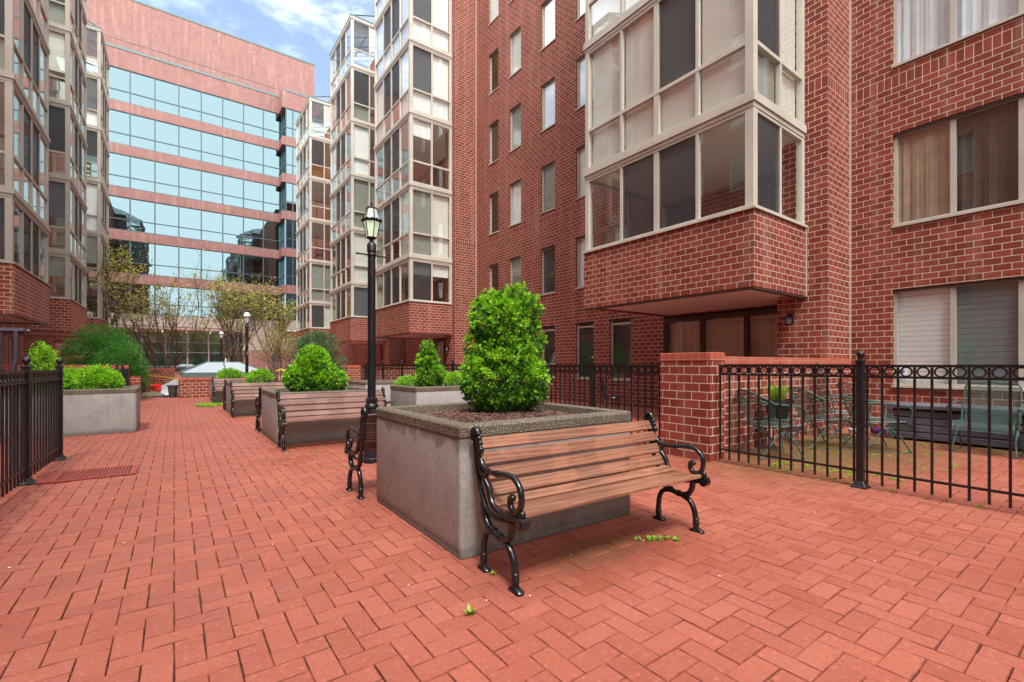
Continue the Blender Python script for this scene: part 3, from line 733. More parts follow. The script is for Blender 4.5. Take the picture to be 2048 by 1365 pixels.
for hd, sl_ in zip(heads, sills):
    f = MB(); zt = hd - 1.97 if sl_ > 6 else hd-1.75
    for x in xs: f.box(x-.05, x+.05, 54.24, 54.34, sl_, hd)
    f.box(-14, 9.29, 54.25, 54.33, hd-.07, hd-.001); f.box(-14, 9.29, 54.25, 54.33, sl_+.001, sl_+.07); f.box(-14, 9.29, 54.25, 54.33, zt-.04, zt+.04)
    for x in (9.35, 10.0, 11.8, 13.6): f.box(x-.05, x+.05, 52.54, 52.64, sl_, hd)
    f.box(9.3, 16, 52.55, 52.63, hd-.07, hd-.001); f.box(9.3, 16, 52.55, 52.63, sl_+.001, sl_+.07); f.box(9.3, 16, 52.55, 52.63, zt-.04, zt+.04)
    f.box(9.22, 9.27, 53.3, 53.38, sl_, hd); f.box(9.22, 9.27, 52.6, 54.2, zt-.04, zt+.04)
    o = f.build('ribbon_window', TEALD, bF)
    g = MB()
    for i in range(len(xs)-1):
        for (c_, d_) in ((sl_, zt), (zt, hd)):
            y = 54.30; q = [fr.uniform(-.004, .004) for _ in range(4)]
            g.add([(xs[i],y+q[0],c_),(xs[i+1],y+q[1],c_),(xs[i+1],y+q[2],d_),(xs[i],y+q[3],d_)], [(0,1,2,3)])
    g.add([(9.3,52.6,sl_),(16,52.6,sl_),(16,52.6,hd),(9.3,52.6,hd)], [(0,1,2,3)]); g.add([(9.25,54.2,sl_),(9.25,52.6,sl_),(9.25,52.6,hd),(9.25,54.2,hd)], [(0,1,2,3)])
    g.build('pane', FARGLASS, o)
MB().box(-16, 13.25, 57.4, 66, 20, 36.0).build('penthouse_wall', FARBRICK, bF)
MB().box(-16.05, 13.30, 57.35, 66.05, 36.0, 36.18).build('penthouse_coping', TEALM, bF)
MB().box(-14, 22, 54.36, 57.4, 20, 29.3).build('core', DARKROOM, bF); MB().box(-14, 8.99, 54.4, 54.8, 5.8, 19.99).build('core', DARKROOM, bF)
r_ = MB()
r_.box(-14, 9.3, 54.6, 54.63, 30.38, 30.41)
for i in range(12): r_.box(-13+1.9*i, -12.97+1.9*i, 54.6, 54.63, 29.3, 30.4)
r_.build('roof_railing', TEALD, bF)
d_ = MB(); d_.lathe([(3.0, 0), (3.0, .5), (2.5, 1.4), (1.4, 2.0), (.01, 2.2)], (6.2, 62.5, 36.0), 24); d_.build('roof_dome', WHITEM, bF, smooth=40)
# lobby: recessed glass, white mullions, lit ceiling
MB().box(-14, 22, 54.25, 62, 4.5, 4.68).build('lobby_ceiling', CEIL, bF)
lf = MB()
for i in range(14): lf.box(-13+1.75*i, -12.88+1.75*i, 55.9, 56.06, 0, 4.5)
for z in (.9, 2.3, 3.3): lf.box(-14, 12, 55.94, 56.02, z, z+.06)
o = lf.build('lobby_window', WHITEM, bF)
MB().add([(-14,56.0,0),(12,56.0,0),(12,56.0,4.5),(-14,56.0,4.5)], [(0,1,2,3)]).build('pane', LOBBY, o)
MB().box(-14, 12, 61.8, 62, 0, 4.5).build('lobby_wall', simple('lobby_wall', (.25, .42, .34), .6, var=.6, scale=1.2), bF)
for i in range(9):
    for k in range(2): x = -7+2.0*i; MB().box(x, x+.10, 57.4+2*k, 57.5+2*k, 4.47, 4.49).build('ceiling_lamp', DOWNL, bF)
MB().box(5.6, 12, 53.2, 54.19, 0, 2.6).build('lower_brick_wall', FARBRICK, bF)
MB().box(5.6, 12, 53.4, 54.19, 2.602, 4.69).build('lower_stone_wall', STONE, bF); MB().box(-14, -5.0, 53.6, 54.19, 1.9, 4.69).build('lower_stone_wall', STONE, bF)
MB().box(-14, -5.0, 53.4, 54.19, 0, 1.898).build('lower_tan_wall', simple('tan_brick', (.42, .26, .17), .8), bF)

# ------------------------------------------------------------------ patio walls
def brick_wall(x0, x1, y0, y1, ztop, label, pillar=None, name='brick_wall'):
    t = thing(name, label, 'wall', ((x0+x1)/2, (y0+y1)/2, 0))
    zc = ztop - .10
    MB().box(x0, x1, y0, y1, -.01, zc).build('wall_body', BRICK, t)
    MB().bbox(x0, x1, y0-.008, y1+.008, zc+.001, ztop, .006).build('cap', CAP, t)
    if pillar:
        a, b, c, d, zt = pillar
        MB().box(a, b, c, d, -.01, zt-.10).build('pillar', BRICK, t)
        MB().bbox(a-.006, b+.006, c-.006, d+.006, zt-.099, zt, .006).build('pillar_cap', CAP, t)
    return t
brick_wall(5.331, 9.9, 3.20, 3.50, 1.235, 'brick patio wall with a square pillar beside the black circle-topped fence', (5.02, 5.33, 3.01, 3.69, 1.275))
brick_wall(5.3, 9.0, 15.75, 16.02, 1.07, 'brick patio wall with orange cap behind the fence under the second right bay')
brick_wall(4.4, 9.0, 20.9, 21.17, 1.10, 'far right brick patio wall, partly hidden by the round green shrub')
t_ = brick_wall(-5.8, -1.12, 18.3, 18.6, 1.12, 'left brick patio wall under the evergreen shrub, a narrow black gate in front')
MB().box(-1.10, -.84, 18.35, 18.75, -.01, .78).build('low_pier', BRICK, t_)
brick_wall(-4.6, -.36, 24.6, 24.9, .97, 'far brick wall behind the black fence and the red bucket', (-.359, .02, 24.5, 24.95, .97))
brick_wall(.03, 3.6, 24.7, 24.95, .60, 'lowest brick wall behind the plastic sheet, right of the pier')

# skylight on its brick kerb
t = thing('skylight', 'low white glass pyramid skylight on a square brick kerb', 'skylight', (1.45, 21.2, 0))
MB().box(.13, 2.85, 19.35, 23.2, -.01, .60).build('brick_kerb', BRICK, t)
MB().box(.12, 2.86, 19.34, 23.21, .601, .69).build('kerb_cap', CAP, t)
MB().box(.20, 2.80, 19.42, 23.1, .691, .86).build('skylight_frame', TEALM, t)
a = (.20, 2.80, 19.42, 23.1, .861); r0, r1 = (1.0, 21.2, 1.22), (2.1, 21.2, 1.22)
MB().add([(a[0],a[2],a[4]),(a[1],a[2],a[4]),(a[1],a[3],a[4]),(a[0],a[3],a[4]), r0, r1], [(0,1,5,4),(1,2,5),(2,3,4,5),(3,0,4)]).build('white_glazing', WHITEM, t)
gb = MB()
for p, q in (((a[0],a[2],a[4]+.01), r0), ((a[1],a[2],a[4]+.01), r1), ((a[1],a[3],a[4]+.01), r1), ((a[0],a[3],a[4]+.01), r0), (r0, r1), ((1.5,a[2],a[4]+.01), (1.55,21.2,1.22))): gb.tube([p, q], .028, 6)
gb.build('glazing_bar', TEALM, t)

# ------------------------------------------------------------------ fences
def fence(name, label, cat, pts, ztop=1.13, ends=(True, True), spacing=.113, group=None):
    """pts: post positions in a row; one panel between each pair"""
    t = thing(name, label, cat, (pts[0][0], pts[0][1], 0), group=group)
    posts = [p for i, p in enumerate(pts) if not (i == 0 and not ends[0]) and not (i == len(pts)-1 and not ends[1])]
    for p in posts:
        b = MB(); b.bbox(p[0]-.028, p[0]+.028, p[1]-.028, p[1]+.028, .0, ztop+.02, .004)
        o = b.build('post', FENCEM, t)
        c = MB(); c.bbox(p[0]-.036, p[0]+.036, p[1]-.036, p[1]+.036, ztop+.021, ztop+.046, .006)
        c.lathe([(.014, 0), (.012, .012), (.02, .02), (.03, .034), (.034, .05), (.03, .068), (.016, .08), (.001, .084)], (p[0], p[1], ztop+.046), 14)
        c.build('finial', FENCEM, o, smooth=40)
        f = MB(); f.skin([[(p[0]+a, p[1]+b_, z) for a, b_ in rsq(h_, h_, .006, 1)] for h_, z in ((.062, 0), (.062, .012), (.05, .02), (.036, .05), (.031, .06))], caps=True)
        f.build('base_plate', FENCEM, o)
    for (p, q) in zip(pts[:-1], pts[1:]):
        p = Vector((p[0], p[1], 0)); q = Vector((q[0], q[1], 0)); L_ = (q-p).length; d = (q-p)/L_; nrm = Vector((-d.y, d.x, 0))
        b = MB(); g0 = .034
        def bar(s0, s1, z0, z1, hw):
            cs = [p + d*s0 - nrm*hw, p + d*s1 - nrm*hw, p + d*s1 + nrm*hw, p + d*s0 + nrm*hw]
            b.add([(c.x, c.y, z0) for c in cs] + [(c.x, c.y, z1) for c in cs], [(0,3,2,1),(4,5,6,7),(0,1,5,4),(1,2,6,5),(2,3,7,6),(3,0,4,7)])
        zr = ztop - .10
        bar(g0, L_-g0, ztop-.022, ztop, .013); bar(g0, L_-g0, zr-.02, zr, .012); bar(g0, L_-g0, .145, .165, .010)
        n = max(2, round((L_-.10)/spacing)); st = (L_-.10)/n
        for i in range(n+1):
            s0 = .05 + st*i
            bar(s0-.0085, s0+.0085, .045, zr-.021, .0083)
            bar(s0-.0085, s0+.0085, zr+.001, ztop-.023, .0083)
            if i < n:   # ring
                cc = p + d*(s0+st/2); cz = (zr + ztop-.022)/2; r = .039
                rings = []
                for k in range(16):
                    a = 2*PI*k/16; ring = []
                    for (dr, dn) in ((-.006, -.007), (.006, -.007), (.006, .007), (-.006, .007)):
                        ring.append(tuple(cc + d*((r+dr)*math.cos(a)) + nrm*dn + Vector((0, 0, cz + (r+dr)*math.sin(a)))))
                    rings.append(ring)
                b.skin(rings, closed=True)
        b.build('fence_panel', FENCEM, t)
    return t
fence('iron_fence', 'black iron fence with a row of rings, right of the brick pillar by the patio', 'fence', [(5.12, 2.99), (5.12, 1.58), (5.12, .13), (5.12, -1.3)], ends=(False, True))
fence('iron_fence', 'black iron fence with rings running back from the brick pillar behind the planters', 'fence', [(5.10, 3.71), (5.10, 4.96), (5.10, 6.4), (5.10, 7.85), (5.10, 9.3), (5.10, 10.75), (5.10, 12.2), (5.10, 13.65), (5.10, 15.1), (5.10, 15.72)], ends=(False, False))
fence('iron_fence', 'black iron fence seen end on at the left edge beside the red grate', 'fence', [(-1.15, 3.42), (-1.15, 4.85), (-1.13, 6.25), (-1.10, 7.62)], ztop=1.075)
fence('iron_fence', 'short black iron fence with ball finials below the left brick wall, by the green mounds', 'fence', [(-1.15, 13.6), (-1.13, 14.9), (-1.12, 16.2), (-1.12, 18.2)], ztop=1.02, ends=(True, False))
fence('iron_fence', 'dark iron fence standing before the far brick wall by the red bucket', 'fence', [(-1.12, 19.2), (-1.02, 22.5), (-1.0, 24.2), (-.4, 24.3)], ztop=.92, ends=(False, False))

# ------------------------------------------------------------------ planters
nr2 = random.Random(21)
def planter(x0, y0, w_, d_, h, label, body=CONC, rot=0, chips=0, group='concrete planters along the courtyard'):
    cx_, cy_ = x0+w_/2, y0+d_/2
    t = thing('concrete_planter', label, 'planter', (cx_, cy_, 0), rot, group)
    hx, hy = w_/2, d_/2
    def ring(i, z, r): return [(a, b, z) for a, b in rsq(hx-i, hy-i, r, 4)]
    b = MB()
    b.skin([ring(.012, 0, .02), ring(.004, .006, .025), ring(.004, .045, .025), ring(.0, .055, .03), ring(0, h-.075, .03)], caps=False)
    b.build('planter_body', body, t, smooth=30, local=True)
    b = MB()
    b.skin([ring(.004, h-.080, .03), ring(.004, h-.073, .03), ring(-.006, h-.071, .034), ring(-.006, h-.016, .034), ring(.004, h-.003, .03), ring(.018, h, .028), ring(.085, h, .02), ring(.097, h-.006, .02), ring(.10, h-.02, .02), ring(.105, h-.2, .02)])
    b.build('rim', AGG, t, smooth=35, local=True)
    # soil heaped towards the middle
    n = 22; s_ = MB(); vs = []
    for i in range(n+1):
        for k in range(n+1):
            u, v = -1+2*i/n, -1+2*k/n
            z = h-.085 + .055*max(0, 1-(u*u+v*v)/1.3) + nr2.uniform(-.008, .008)
            vs.append((u*(hx-.104), v*(hy-.104), z))
    s_.add(vs, [(i*(n+1)+k, (i+1)*(n+1)+k, (i+1)*(n+1)+k+1, i*(n+1)+k+1) for i in range(n) for k in range(n)])
    s_.build('soil', SOIL, t, smooth=True, local=True)
    if chips:
        c = MB()
        for _ in range(chips):
            u, v = nr2.uniform(-1, 1), nr2.uniform(-1, 1)
            z = h-.078 + .055*max(0, 1-(u*u+v*v)/1.3) + nr2.uniform(0, .012)
            p = Vector((u*(hx-.12), v*(hy-.12), z)); a = nr2.uniform(0, PI); l_ = nr2.uniform(.006, .024); q = nr2.uniform(-.5, .5)
            d = Vector((math.cos(a), math.sin(a), q*.6))*l_; e = Vector((-math.sin(a), math.cos(a), nr2.uniform(-.6, .6)))*nr2.uniform(.0012, .0032)
            if abs(p.x+d.x) > hx-.108 or abs(p.y+d.y) > hy-.108 or abs(p.x-d.x) > hx-.108 or abs(p.y-d.y) > hy-.108: continue
            c.add([tuple(p-d-e), tuple(p+d-e), tuple(p+d+e), tuple(p-d+e)], [(0,1,2,3)])
        o = c.build('mulch', MULCH, t, local=True); o['kind'] = 'stuff'
    return t
planter(1.345, 2.33, 1.475, 1.455, .78, 'nearest concrete planter holding the tallest bright green shrub', rot=R(-.8), chips=9000)
planter(1.16, 7.17, 1.47, 1.45, .74, 'second concrete planter from the camera in the middle row, round shrub on top', chips=900)
planter(1.03, 11.99, 1.47, 1.42, .72, 'third concrete planter in the middle row, holding the bare reddish shrub', CONCL)
planter(.93, 16.35, 1.47, 1.45, .67, 'farthest concrete planter, next to the brick kerb of the skylight', CONCL)
planter(3.06, 6.75, 1.18, 1.1, .78, 'pale concrete planter behind the nearest one, cone shaped shrub on top', CONCL, chips=300)
planter(3.55, 10.6, 1.4, 1.3, .74, 'empty looking concrete planter half hidden behind the pale planter', CONCL)
planter(-2.15, 10.02, 1.64, 1.15, .735, 'long concrete planter behind the left iron fence with leafy green mounds', CONC, chips=300)

# ------------------------------------------------------------------ benches
def bench(label, loc, rz, slat=SLAT, group='cast iron benches against the planters'):
    """local: x along the bench, y = 0 at the rear feet, -y to the front"""
    t = thing('park_bench', label, 'bench', loc, rz, group)
    W = 1.49
    inner = [(.085, .715), (.055, .66), (.03, .60), (.005, .54), (-.02, .48), (-.045, .43), (-.085, .395), (-.135, .378), (-.19, .372), (-.25, .374), (-.315, .382), (-.36, .385)]
    def S(p, n_=4):       # catmull-rom
        q = [Vector((0, a, b)) for a, b in p]; out_ = []
        for i in range(len(q)-1):
            p0 = q[max(i-1, 0)]; p1 = q[i]; p2 = q[i+1]; p3 = q[min(i+2, len(q)-1)]
            for k in range(n_):
                u = k/n_; out_.append(.5*((2*p1)+(-p0+p2)*u+(2*p0-5*p1+4*p2-p3)*u*u+(-p0+3*p1-3*p2+p3)*u**3))
        out_.append(q[-1]); return out_
    for sx in (-W/2, W/2):
        f = MB()
        def T(p, r, m_=8): f.tube([(sx, v.y, v.z) for v in S(p)], r*1.14, m_, flat=1.15)
        # back post: straight outer strut and inner support that turns into the seat rail
        T([(.100, .735), (.085, .62), (.055, .50), (.02, .41), (-.02, .35)], .0115)
        T([(.085, .74), (.055, .68), (.045, .60), (.02, .54), (-.02, .50), (-.055, .46), (-.075, .41), (-.12, .368), (-.19, .352), (-.27, .352), (-.345, .362)], .0145)
        # crest scroll and beads
        T([(.105, .70), (.115, .735), (.098, .762), (.072, .757), (.062, .735)], .017)
        for (y_, z_, r_) in ((.052, .715, .018), (.040, .690, .016), (.028, .655, .019), (.036, .668, .014)): f.ball((sx, y_, z_), r_, 10)
        # arm rest: sweeps off the post, rolls forward and curls in on itself
        T([(.03, .600), (.005, .570), (-.04, .553), (-.09, .550), (-.16, .556), (-.235, .566), (-.30, .560), (-.345, .525), (-.362, .475), (-.352, .425), (-.318, .396), (-.28, .402), (-.262, .430), (-.268, .458), (-.288, .466)], .0135)
        f.ball((sx, -.285, .458), .0185, 10); f.tube([(sx, -.125, .552), (sx, -.15, .554)], .019, 10); f.tube([(sx, -.035, .552), (sx, -.045, .552)], .017, 8)
        f.ball((sx, -.045, .455), .016, 8)
        T([(-.02, .50), (-.03, .53), (-.05, .548)], .012)
        # front end of the seat rail: bead and scroll
        f.ball((sx, -.368, .398), .019, 10); f.tube([(sx-.021, -.372, .352), (sx+.021, -.372, .352)], .032, 16); f.tube([(sx-.026, -.372, .352), (sx+.026, -.372, .352)], .014, 12)
        T([(-.02, .35), (-.07, .325), (-.15, .318), (-.25, .33), (-.345, .34)], .0105)
        # lower S and crossing
        T([(.0, .375), (-.018, .30), (-.06, .255), (-.125, .235), (-.19, .225), (-.245, .240), (-.275, .28), (-.285, .34)], .0165)
        for y_ in (-.10, -.165): f.tube([(sx, y_, .243 if y_ > -.12 else .229), (sx, y_-.012, .240 if y_ > -.12 else .227)], .024, 10)
        # legs with collars and feet
        T([(-.085, .235), (-.035, .215), (-.008, .165), (.0, .10), (.002, .015)], [.0165]*1 if False else .0150)
        T([(-.19, .225), (-.255, .200), (-.290, .150), (-.305, .09), (-.308, .015)], .0155)
        for y_ in (.002, -.308):
            f.lathe([(.016, .0), (.019, .004), (.020, .012), (.0165, .018), (.0205, .028), (.0225, .042), (.0205, .055), (.0165, .062), (.021, .068), (.021, .076), (.015, .082)], (sx, y_, .012), 12)
            f.skin([[(sx + a, y_-.008 + b, z) for a, b in rsq(hx_, hy_, .018*hx_/.022, 3)] for hx_, hy_, z in ((.022, .050, 0), (.024, .052, .006), (.022, .049, .013), (.015, .030, .020), (.012, .018, .028))], caps=True)
        f.build('side_frame', IRON, t, smooth=55, local=True)
    # slats follow the inner curve
    path = [Vector((0, a, b)) for a, b in inner]
    fine = S(inner, 8); acc = [0]
    for i in range(1, len(fine)): acc.append(acc[-1] + (fine[i]-fine[i-1]).length)
    tot = acc[-1]; widths = [.071, .071, .072, .074, .073, .068, .058, .048]; gap = (tot - sum(widths))/(len(widths)-1)
    def at(s_):
        for i in range(1, len(fine)):
            if acc[i] >= s_:
                u = (s_-acc[i-1])/(acc[i]-acc[i-1]+1e-9); return fine[i-1].lerp(fine[i], u)
        return fine[-1]
    s0 = 0
    for i, wd in enumerate(widths):
        p, q = at(s0+.001), at(s0+wd); s0 += wd + gap
        d = (q-p).normalized(); nrm = Vector((0, -d.z, d.y));  nrm = -nrm if nrm.y > 0 or (abs(nrm.y) < .3 and nrm.z < 0) else nrm
        if nrm.z < 0: nrm = -nrm
        c = (p+q)/2; hw = (q-p).length/2; th = .010
        prof = [(-hw, -th), (hw, -th), (hw, th-.004), (hw-.004, th), (-hw+.004, th), (-hw, th-.004)]
        b = MB(); L_ = W/2-.002
        b.skin([[tuple(Vector((x_, 0, 0)) + c + d*a_ + nrm*b_) for a_, b_ in prof] for x_ in (-L_, L_)], caps=True)
        for x_ in (-L_+.03, L_-.03): b.tube([tuple(Vector((x_,0,0))+c+nrm*(th-.001)), tuple(Vector((x_,0,0))+c+nrm*(th+.003))], .006, 8)
        b.build('slat', slat, t, local=True)
    return t
bench('nearest bench, red brown slats on black scrolled iron ends, against the nearest planter', (2.13, 2.150, 0), R(-1.8))
def bcopy(src, label, loc, rz, mat=None):
    c = copy_tree(src); c.location = loc; c.rotation_euler = (0, 0, rz); c['label'] = label
    return c
b0 = [o for o in col.objects if o.name == 'park_bench'][0]
bw = bench('brown slatted bench in front of the second planter, beside the near lamp post', (1.905, 7.00, 0), 0, SLATD)
bcopy(bw, 'bench on the rear side of the nearest planter, only its black iron end showing', (2.02, 3.93, 0), PI)
bcopy(bw, 'bench on the rear side of the second planter, seen from its end', (1.90, 8.79, 0), PI)
bcopy(bw, 'bench in front of the third planter with the bare reddish shrub', (1.76, 11.82, 0), 0)
bcopy(bw, 'bench on the rear side of the third planter, a thin black end', (1.77, 13.58, 0), PI)
bcopy(bw, 'farthest bench, in front of the planter beside the skylight', (1.67, 16.18, 0), 0)

# ------------------------------------------------------------------ lamp posts
def lamp(label, loc, s=1.0, style='hex', group='lamp posts in the courtyard'):
    t = thing('lamp_post', label, 'lamp post', loc, 0, group)
    b = MB()
    def LZ(pr, n=16, rot=0): b.lathe([(r*s, z*s) for r, z in pr], (0,0,0), n, 0, rot)
    LZ([(.112, 0), (.112, .05), (.10, .06), (.092, .14), (.08, .20), (.072, .22)], 8, PI/8)
    LZ([(.072, .22), (.072, .60), (.066, .62), (.078, .63), (.078, .66), (.06, .68), (.066, .70), (.066, .74), (.05, .75)], 8, PI/8)
    LZ([(.046, .75), (.044, 2.44), (.052, 2.445), (.052, 2.53), (.040, 2.545), (.022, 2.56), (.022, 2.60)], 18)
    b.build('post', POSTM, t, smooth=40, local=True)
    a = MB(); dirx = Vector((math.cos(-.0), math.sin(-.0), 0))
    a.tube([tuple(dirx*-.17*s + Vector((0,0,2.405*s))), tuple(dirx*.17*s + Vector((0,0,2.405*s)))], .010*s, 8)
    a.lathe([(.049*s, 0), (.053*s, .006*s), (.053*s, .026*s), (.049*s, .032*s)], (0,0,2.389*s), 16)
    for k in (-1, 1): a.ball(tuple(dirx*.17*k*s + Vector((0,0,2.405*s))), .014*s, 8)
    if style == 'hex': a.build('ladder_bar', IRON, t, smooth=40, local=True)
    # lantern
    n = 6 if style == 'hex' else 8
    def P6(k, r, z): ang = 2*PI*k/n + PI/6; return (r*s*math.cos(ang), r*s*math.sin(ang), z*s)
    if style == 'hex': lvl = [(.050, 2.60), (.060, 2.612), (.098, 2.795), (.098, 2.80), (.060, 2.945), (.062, 2.955)]
    else: lvl = [(.045, 2.60), (.055, 2.615), (.105, 2.77), (.11, 2.80), (.085, 2.91), (.045, 2.96)]
    f = MB()
    for k in range(n):
        for (i, j) in ((1, 2), (3, 4)): f.tube([P6(k, *lvl[i]), P6(k, *lvl[j])], .0055*s, 6)
    f.lathe([(.03*s, 2.585*s), (.058*s, 2.60*s), (.064*s, 2.612*s), (.03*s, 2.618*s)], (0,0,0), n, 0, PI/6)
    if style == 'hex':
        # scalloped crown
        m_ = n*12; ins = []; outs = []
        for k in range(m_):
            ang = 2*PI*k/m_ + PI/6; base = .105/ max(math.cos(((ang-PI/6) % (PI/3)) - PI/6), .5)*math.cos(PI/6)
            sc2 = abs(math.sin(k/m_*n*4*PI/2*1.0))
            outs.append([(base*s*math.cos(ang), base*s*math.sin(ang), 2.785*s), ((base+.018)*s*math.cos(ang), (base+.018)*s*math.sin(ang), (2.805+.014*sc2)*s), ((base+.006)*s*math.cos(ang), (base+.006)*s*math.sin(ang), (2.80+.010*sc2)*s), ((base-.012)*s*math.cos(ang), (base-.012)*s*math.sin(ang), 2.79*s)])
        f.skin(outs, closed=True)
        f.lathe([(.062*s, 2.94*s), (.066*s, 2.952*s), (.045*s, 2.965*s), (.02*s, 2.97*s), (.008*s, 2.985*s), (.016*s, 2.995*s), (.007*s, 3.005*s), (.012*s, 3.018*s), (.004*s, 3.03*s), (.001*s, 3.06*s)], (0,0,0), n, 0, PI/6)
    else:
        f.lathe([(.112*s, 2.785*s), (.118*s, 2.79*s), (.118*s, 2.803*s), (.112*s, 2.808*s)], (0,0,0), 24)
        f.lathe([(.046*s, 2.955*s), (.05*s, 2.965*s), (.02*s, 2.985*s), (.006*s, 3.0*s), (.012*s, 3.012*s), (.001*s, 3.03*s)], (0,0,0), 12)
    f.build('lantern_frame', IRON, t, local=True)
    lo, up = MB(), MB()
    for k in range(n):
        e = .97
        lo.add([P6(k, lvl[1][0]*e, lvl[1][1]), P6(k+1, lvl[1][0]*e, lvl[1][1]), P6(k+1, lvl[2][0]*e, lvl[2][1]), P6(k, lvl[2][0]*e, lvl[2][1])], [(0,1,2,3)])
        up.add([P6(k, lvl[3][0]*e, lvl[3][1]), P6(k+1, lvl[3][0]*e, lvl[3][1]), P6(k+1, lvl[4][0]*e, lvl[4][1]), P6(k, lvl[4][0]*e, lvl[4][1])], [(0,1,2,3)])
    if style != 'hex': up.add([P6(k, lvl[4][0]*.97, lvl[4][1]) for k in range(n)] + [(0,0,2.96*s)], [(k, (k+1) % n, n) for k in range(n)])
    lo.build('lower_glass', LAMPLIT if style == 'hex' else LAMPWHITE, t, local=True)
    up.build('upper_glass', LAMPTOP if style == 'hex' else LAMPWHITE, t, local=True)
    return t
lamp('near black lamp post, hexagonal lantern glowing green behind the nearest planter', (1.86, 5.34, 0), 1.0)
l2 = lamp('middle lamp post with a white caged globe rising behind the reddish shrub planter', (1.62, 14.65, 0), .875, 'globe')
l3 = copy_tree(l2); l3.location = (1.65, 23.6, 0); l3['label'] = 'farthest and smallest lamp post with white caged globe, behind the skylight'

def wall_lantern(label, x, y, z):
    t = thing('wall_lantern', label, 'wall lamp', (x, y, z), 0, 'lanterns beside the patio doors')
    b = MB(); b.box(-.012, 0, -.04, .04, -.09, .06); b.tube([(0, 0, .03), (-.05, 0, .075), (-.10, 0, .05), (-.10, 0, .02)], .008, 6)
    b.lathe([(.02, .025), (.07, .005), (.074, -.002), (.05, -.004)], (-.10, 0, 0), 8); b.lathe([(.045, -.115), (.03, -.13), (.005, -.15)], (-.10, 0, 0), 8)
    for k in range(6):
        a = 2*PI*k/6; b.tube([(-.10+.062*math.cos(a), .062*math.sin(a), -.002), (-.10+.045*math.cos(a), .045*math.sin(a), -.118)], .004, 4)
    b.build('lantern_body', IRON, t, local=True)
    MB().lathe([(.040, -.115), (.056, -.006)], (-.10, 0, 0), 6).build('lantern_glass', simple('smoked_glass', (.18, .17, .19), .15), t, local=True)
    return t
a = wall_lantern('small black lantern on the brick pilaster right of the nearest patio door', 9.02, 3.84, 1.98)
c = copy_tree(a); c.location = (9.02, 16.78, 1.80); c['label'] = 'small black lantern on the pilaster beside the door under the second bay'

# ------------------------------------------------------------------ shrubs
def foliage(name, parent, tips, mats, fr, leaf, per, spread, rnd, droop=0.0, slim=.5, up=.35):
    """tips: (pos, outward dir). Each tip carries a tuft of leaf-sized faces."""
    mb = MB()
    for (p, d, kind) in tips:
        mi = kind
        for _ in range(per):
            dd = Vector((d.x + rnd.gauss(0, spread), d.y + rnd.gauss(0, spread), d.z + rnd.gauss(0, spread) + up - droop)).normalized()
            s = leaf*rnd.uniform(.6, 1.25)
            u_ = rnd.random(); q = p + d*leaf*2.6*u_ + dd*leaf*.6 + Vector((rnd.gauss(0,1), rnd.gauss(0,1), rnd.gauss(0,1)))*leaf*(.95-.55*u_)
            side = dd.cross(Vector((rnd.gauss(0,1), rnd.gauss(0,1), rnd.gauss(0,1)))).normalized()*s*slim
            a, b = q, q + dd*s*1.6; m_ = (a+b)/2 + dd.cross(side)*.15
            mb.add([tuple(a), tuple(m_+side), tuple(b), tuple(m_-side)], [(0,1,2,3)], mi)
    return mb.build(name, mats, parent)
def hills(c, seed):
    """bumpy radius: a few dozen random bulges"""
    rr = random.Random(seed); b = []
    for _ in range(26):
        v = Vector((rr.gauss(0,1), rr.gauss(0,1), rr.gauss(0,1))).normalized(); b.append((v, rr.uniform(-.14, .20), rr.uniform(8, 30)))
    return lambda d: 1 + sum(a*math.exp(-k*(1-d.dot(v))) for v, a, k in b)
def shrub(name, label, loc, lobes, n, leaf, seed, new=.55, mats=None, per=9, group=None, droop=0, spread=.55, slim=.5, stems=6, red=.0, cat='shrub'):
    """lobes: (dx, dy, z, rx, rz) in the camera-independent frame of the plant, z above its base"""
    t = thing(name, label, cat, loc, 0, group)
    rnd = random.Random(seed); tips = []
    tot = sum(l[3]*l[4] for l in lobes); base = Vector(loc)
    hl = [hills(0, seed+i) for i in range(len(lobes))]
    for li, (dx, dy, dz, rx, rz) in enumerate(lobes):
        k = int(n*rx*rz/tot)
        for _ in range(k):
            d = Vector((rnd.gauss(0,1), rnd.gauss(0,1), rnd.gauss(0,1))).normalized()
            deep = rnd.random() < .22
            rr = hl[li](d)*(rnd.uniform(.45, .8) if deep else rnd.uniform(.86, 1.04))
            q = Vector((dx + d.x*rx*rr, dy + d.y*rx*rr, dz + d.z*rz*rr))
            if q.z < .015: continue
            # inside another lobe? keep only as old leaf, rarely
            ins = any(((q.x-l[0])**2+(q.y-l[1])**2)/l[3]**2 + (q.z-l[2])**2/l[4]**2 < .62 for j, l in enumerate(lobes) if j != li)
            if ins and rnd.random() < .7: continue
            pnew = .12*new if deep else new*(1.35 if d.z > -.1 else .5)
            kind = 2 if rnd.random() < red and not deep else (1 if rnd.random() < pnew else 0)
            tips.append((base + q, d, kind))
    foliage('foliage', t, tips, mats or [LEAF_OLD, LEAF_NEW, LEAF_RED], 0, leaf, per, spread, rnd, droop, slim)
    s_ = MB(); top = max(l[2] for l in lobes)
    for i in range(stems):
        a = rnd.uniform(0, 2*PI); r = lobes[0][3]*.5
        p0 = base + Vector((rnd.uniform(-.03, .03), rnd.uniform(-.03, .03), -.03))
        l = lobes[i % len(lobes)]
        p2 = base + Vector((l[0]+math.cos(a)*l[3]*.5, l[1]+math.sin(a)*l[3]*.5, l[2]+l[4]*.3)); p1 = (p0+p2)/2 + Vector((rnd.gauss(0,.03), rnd.gauss(0,.03), -.05*top))
        s_.tube([tuple(p0), tuple(p1), tuple(p2)], [.012, .008, .003], 5)
    s_.build('stem', BARK, t)
    return t
cR = (math.cos(YAW), -math.sin(YAW))     # direction "to the right" of the photograph on the ground plan
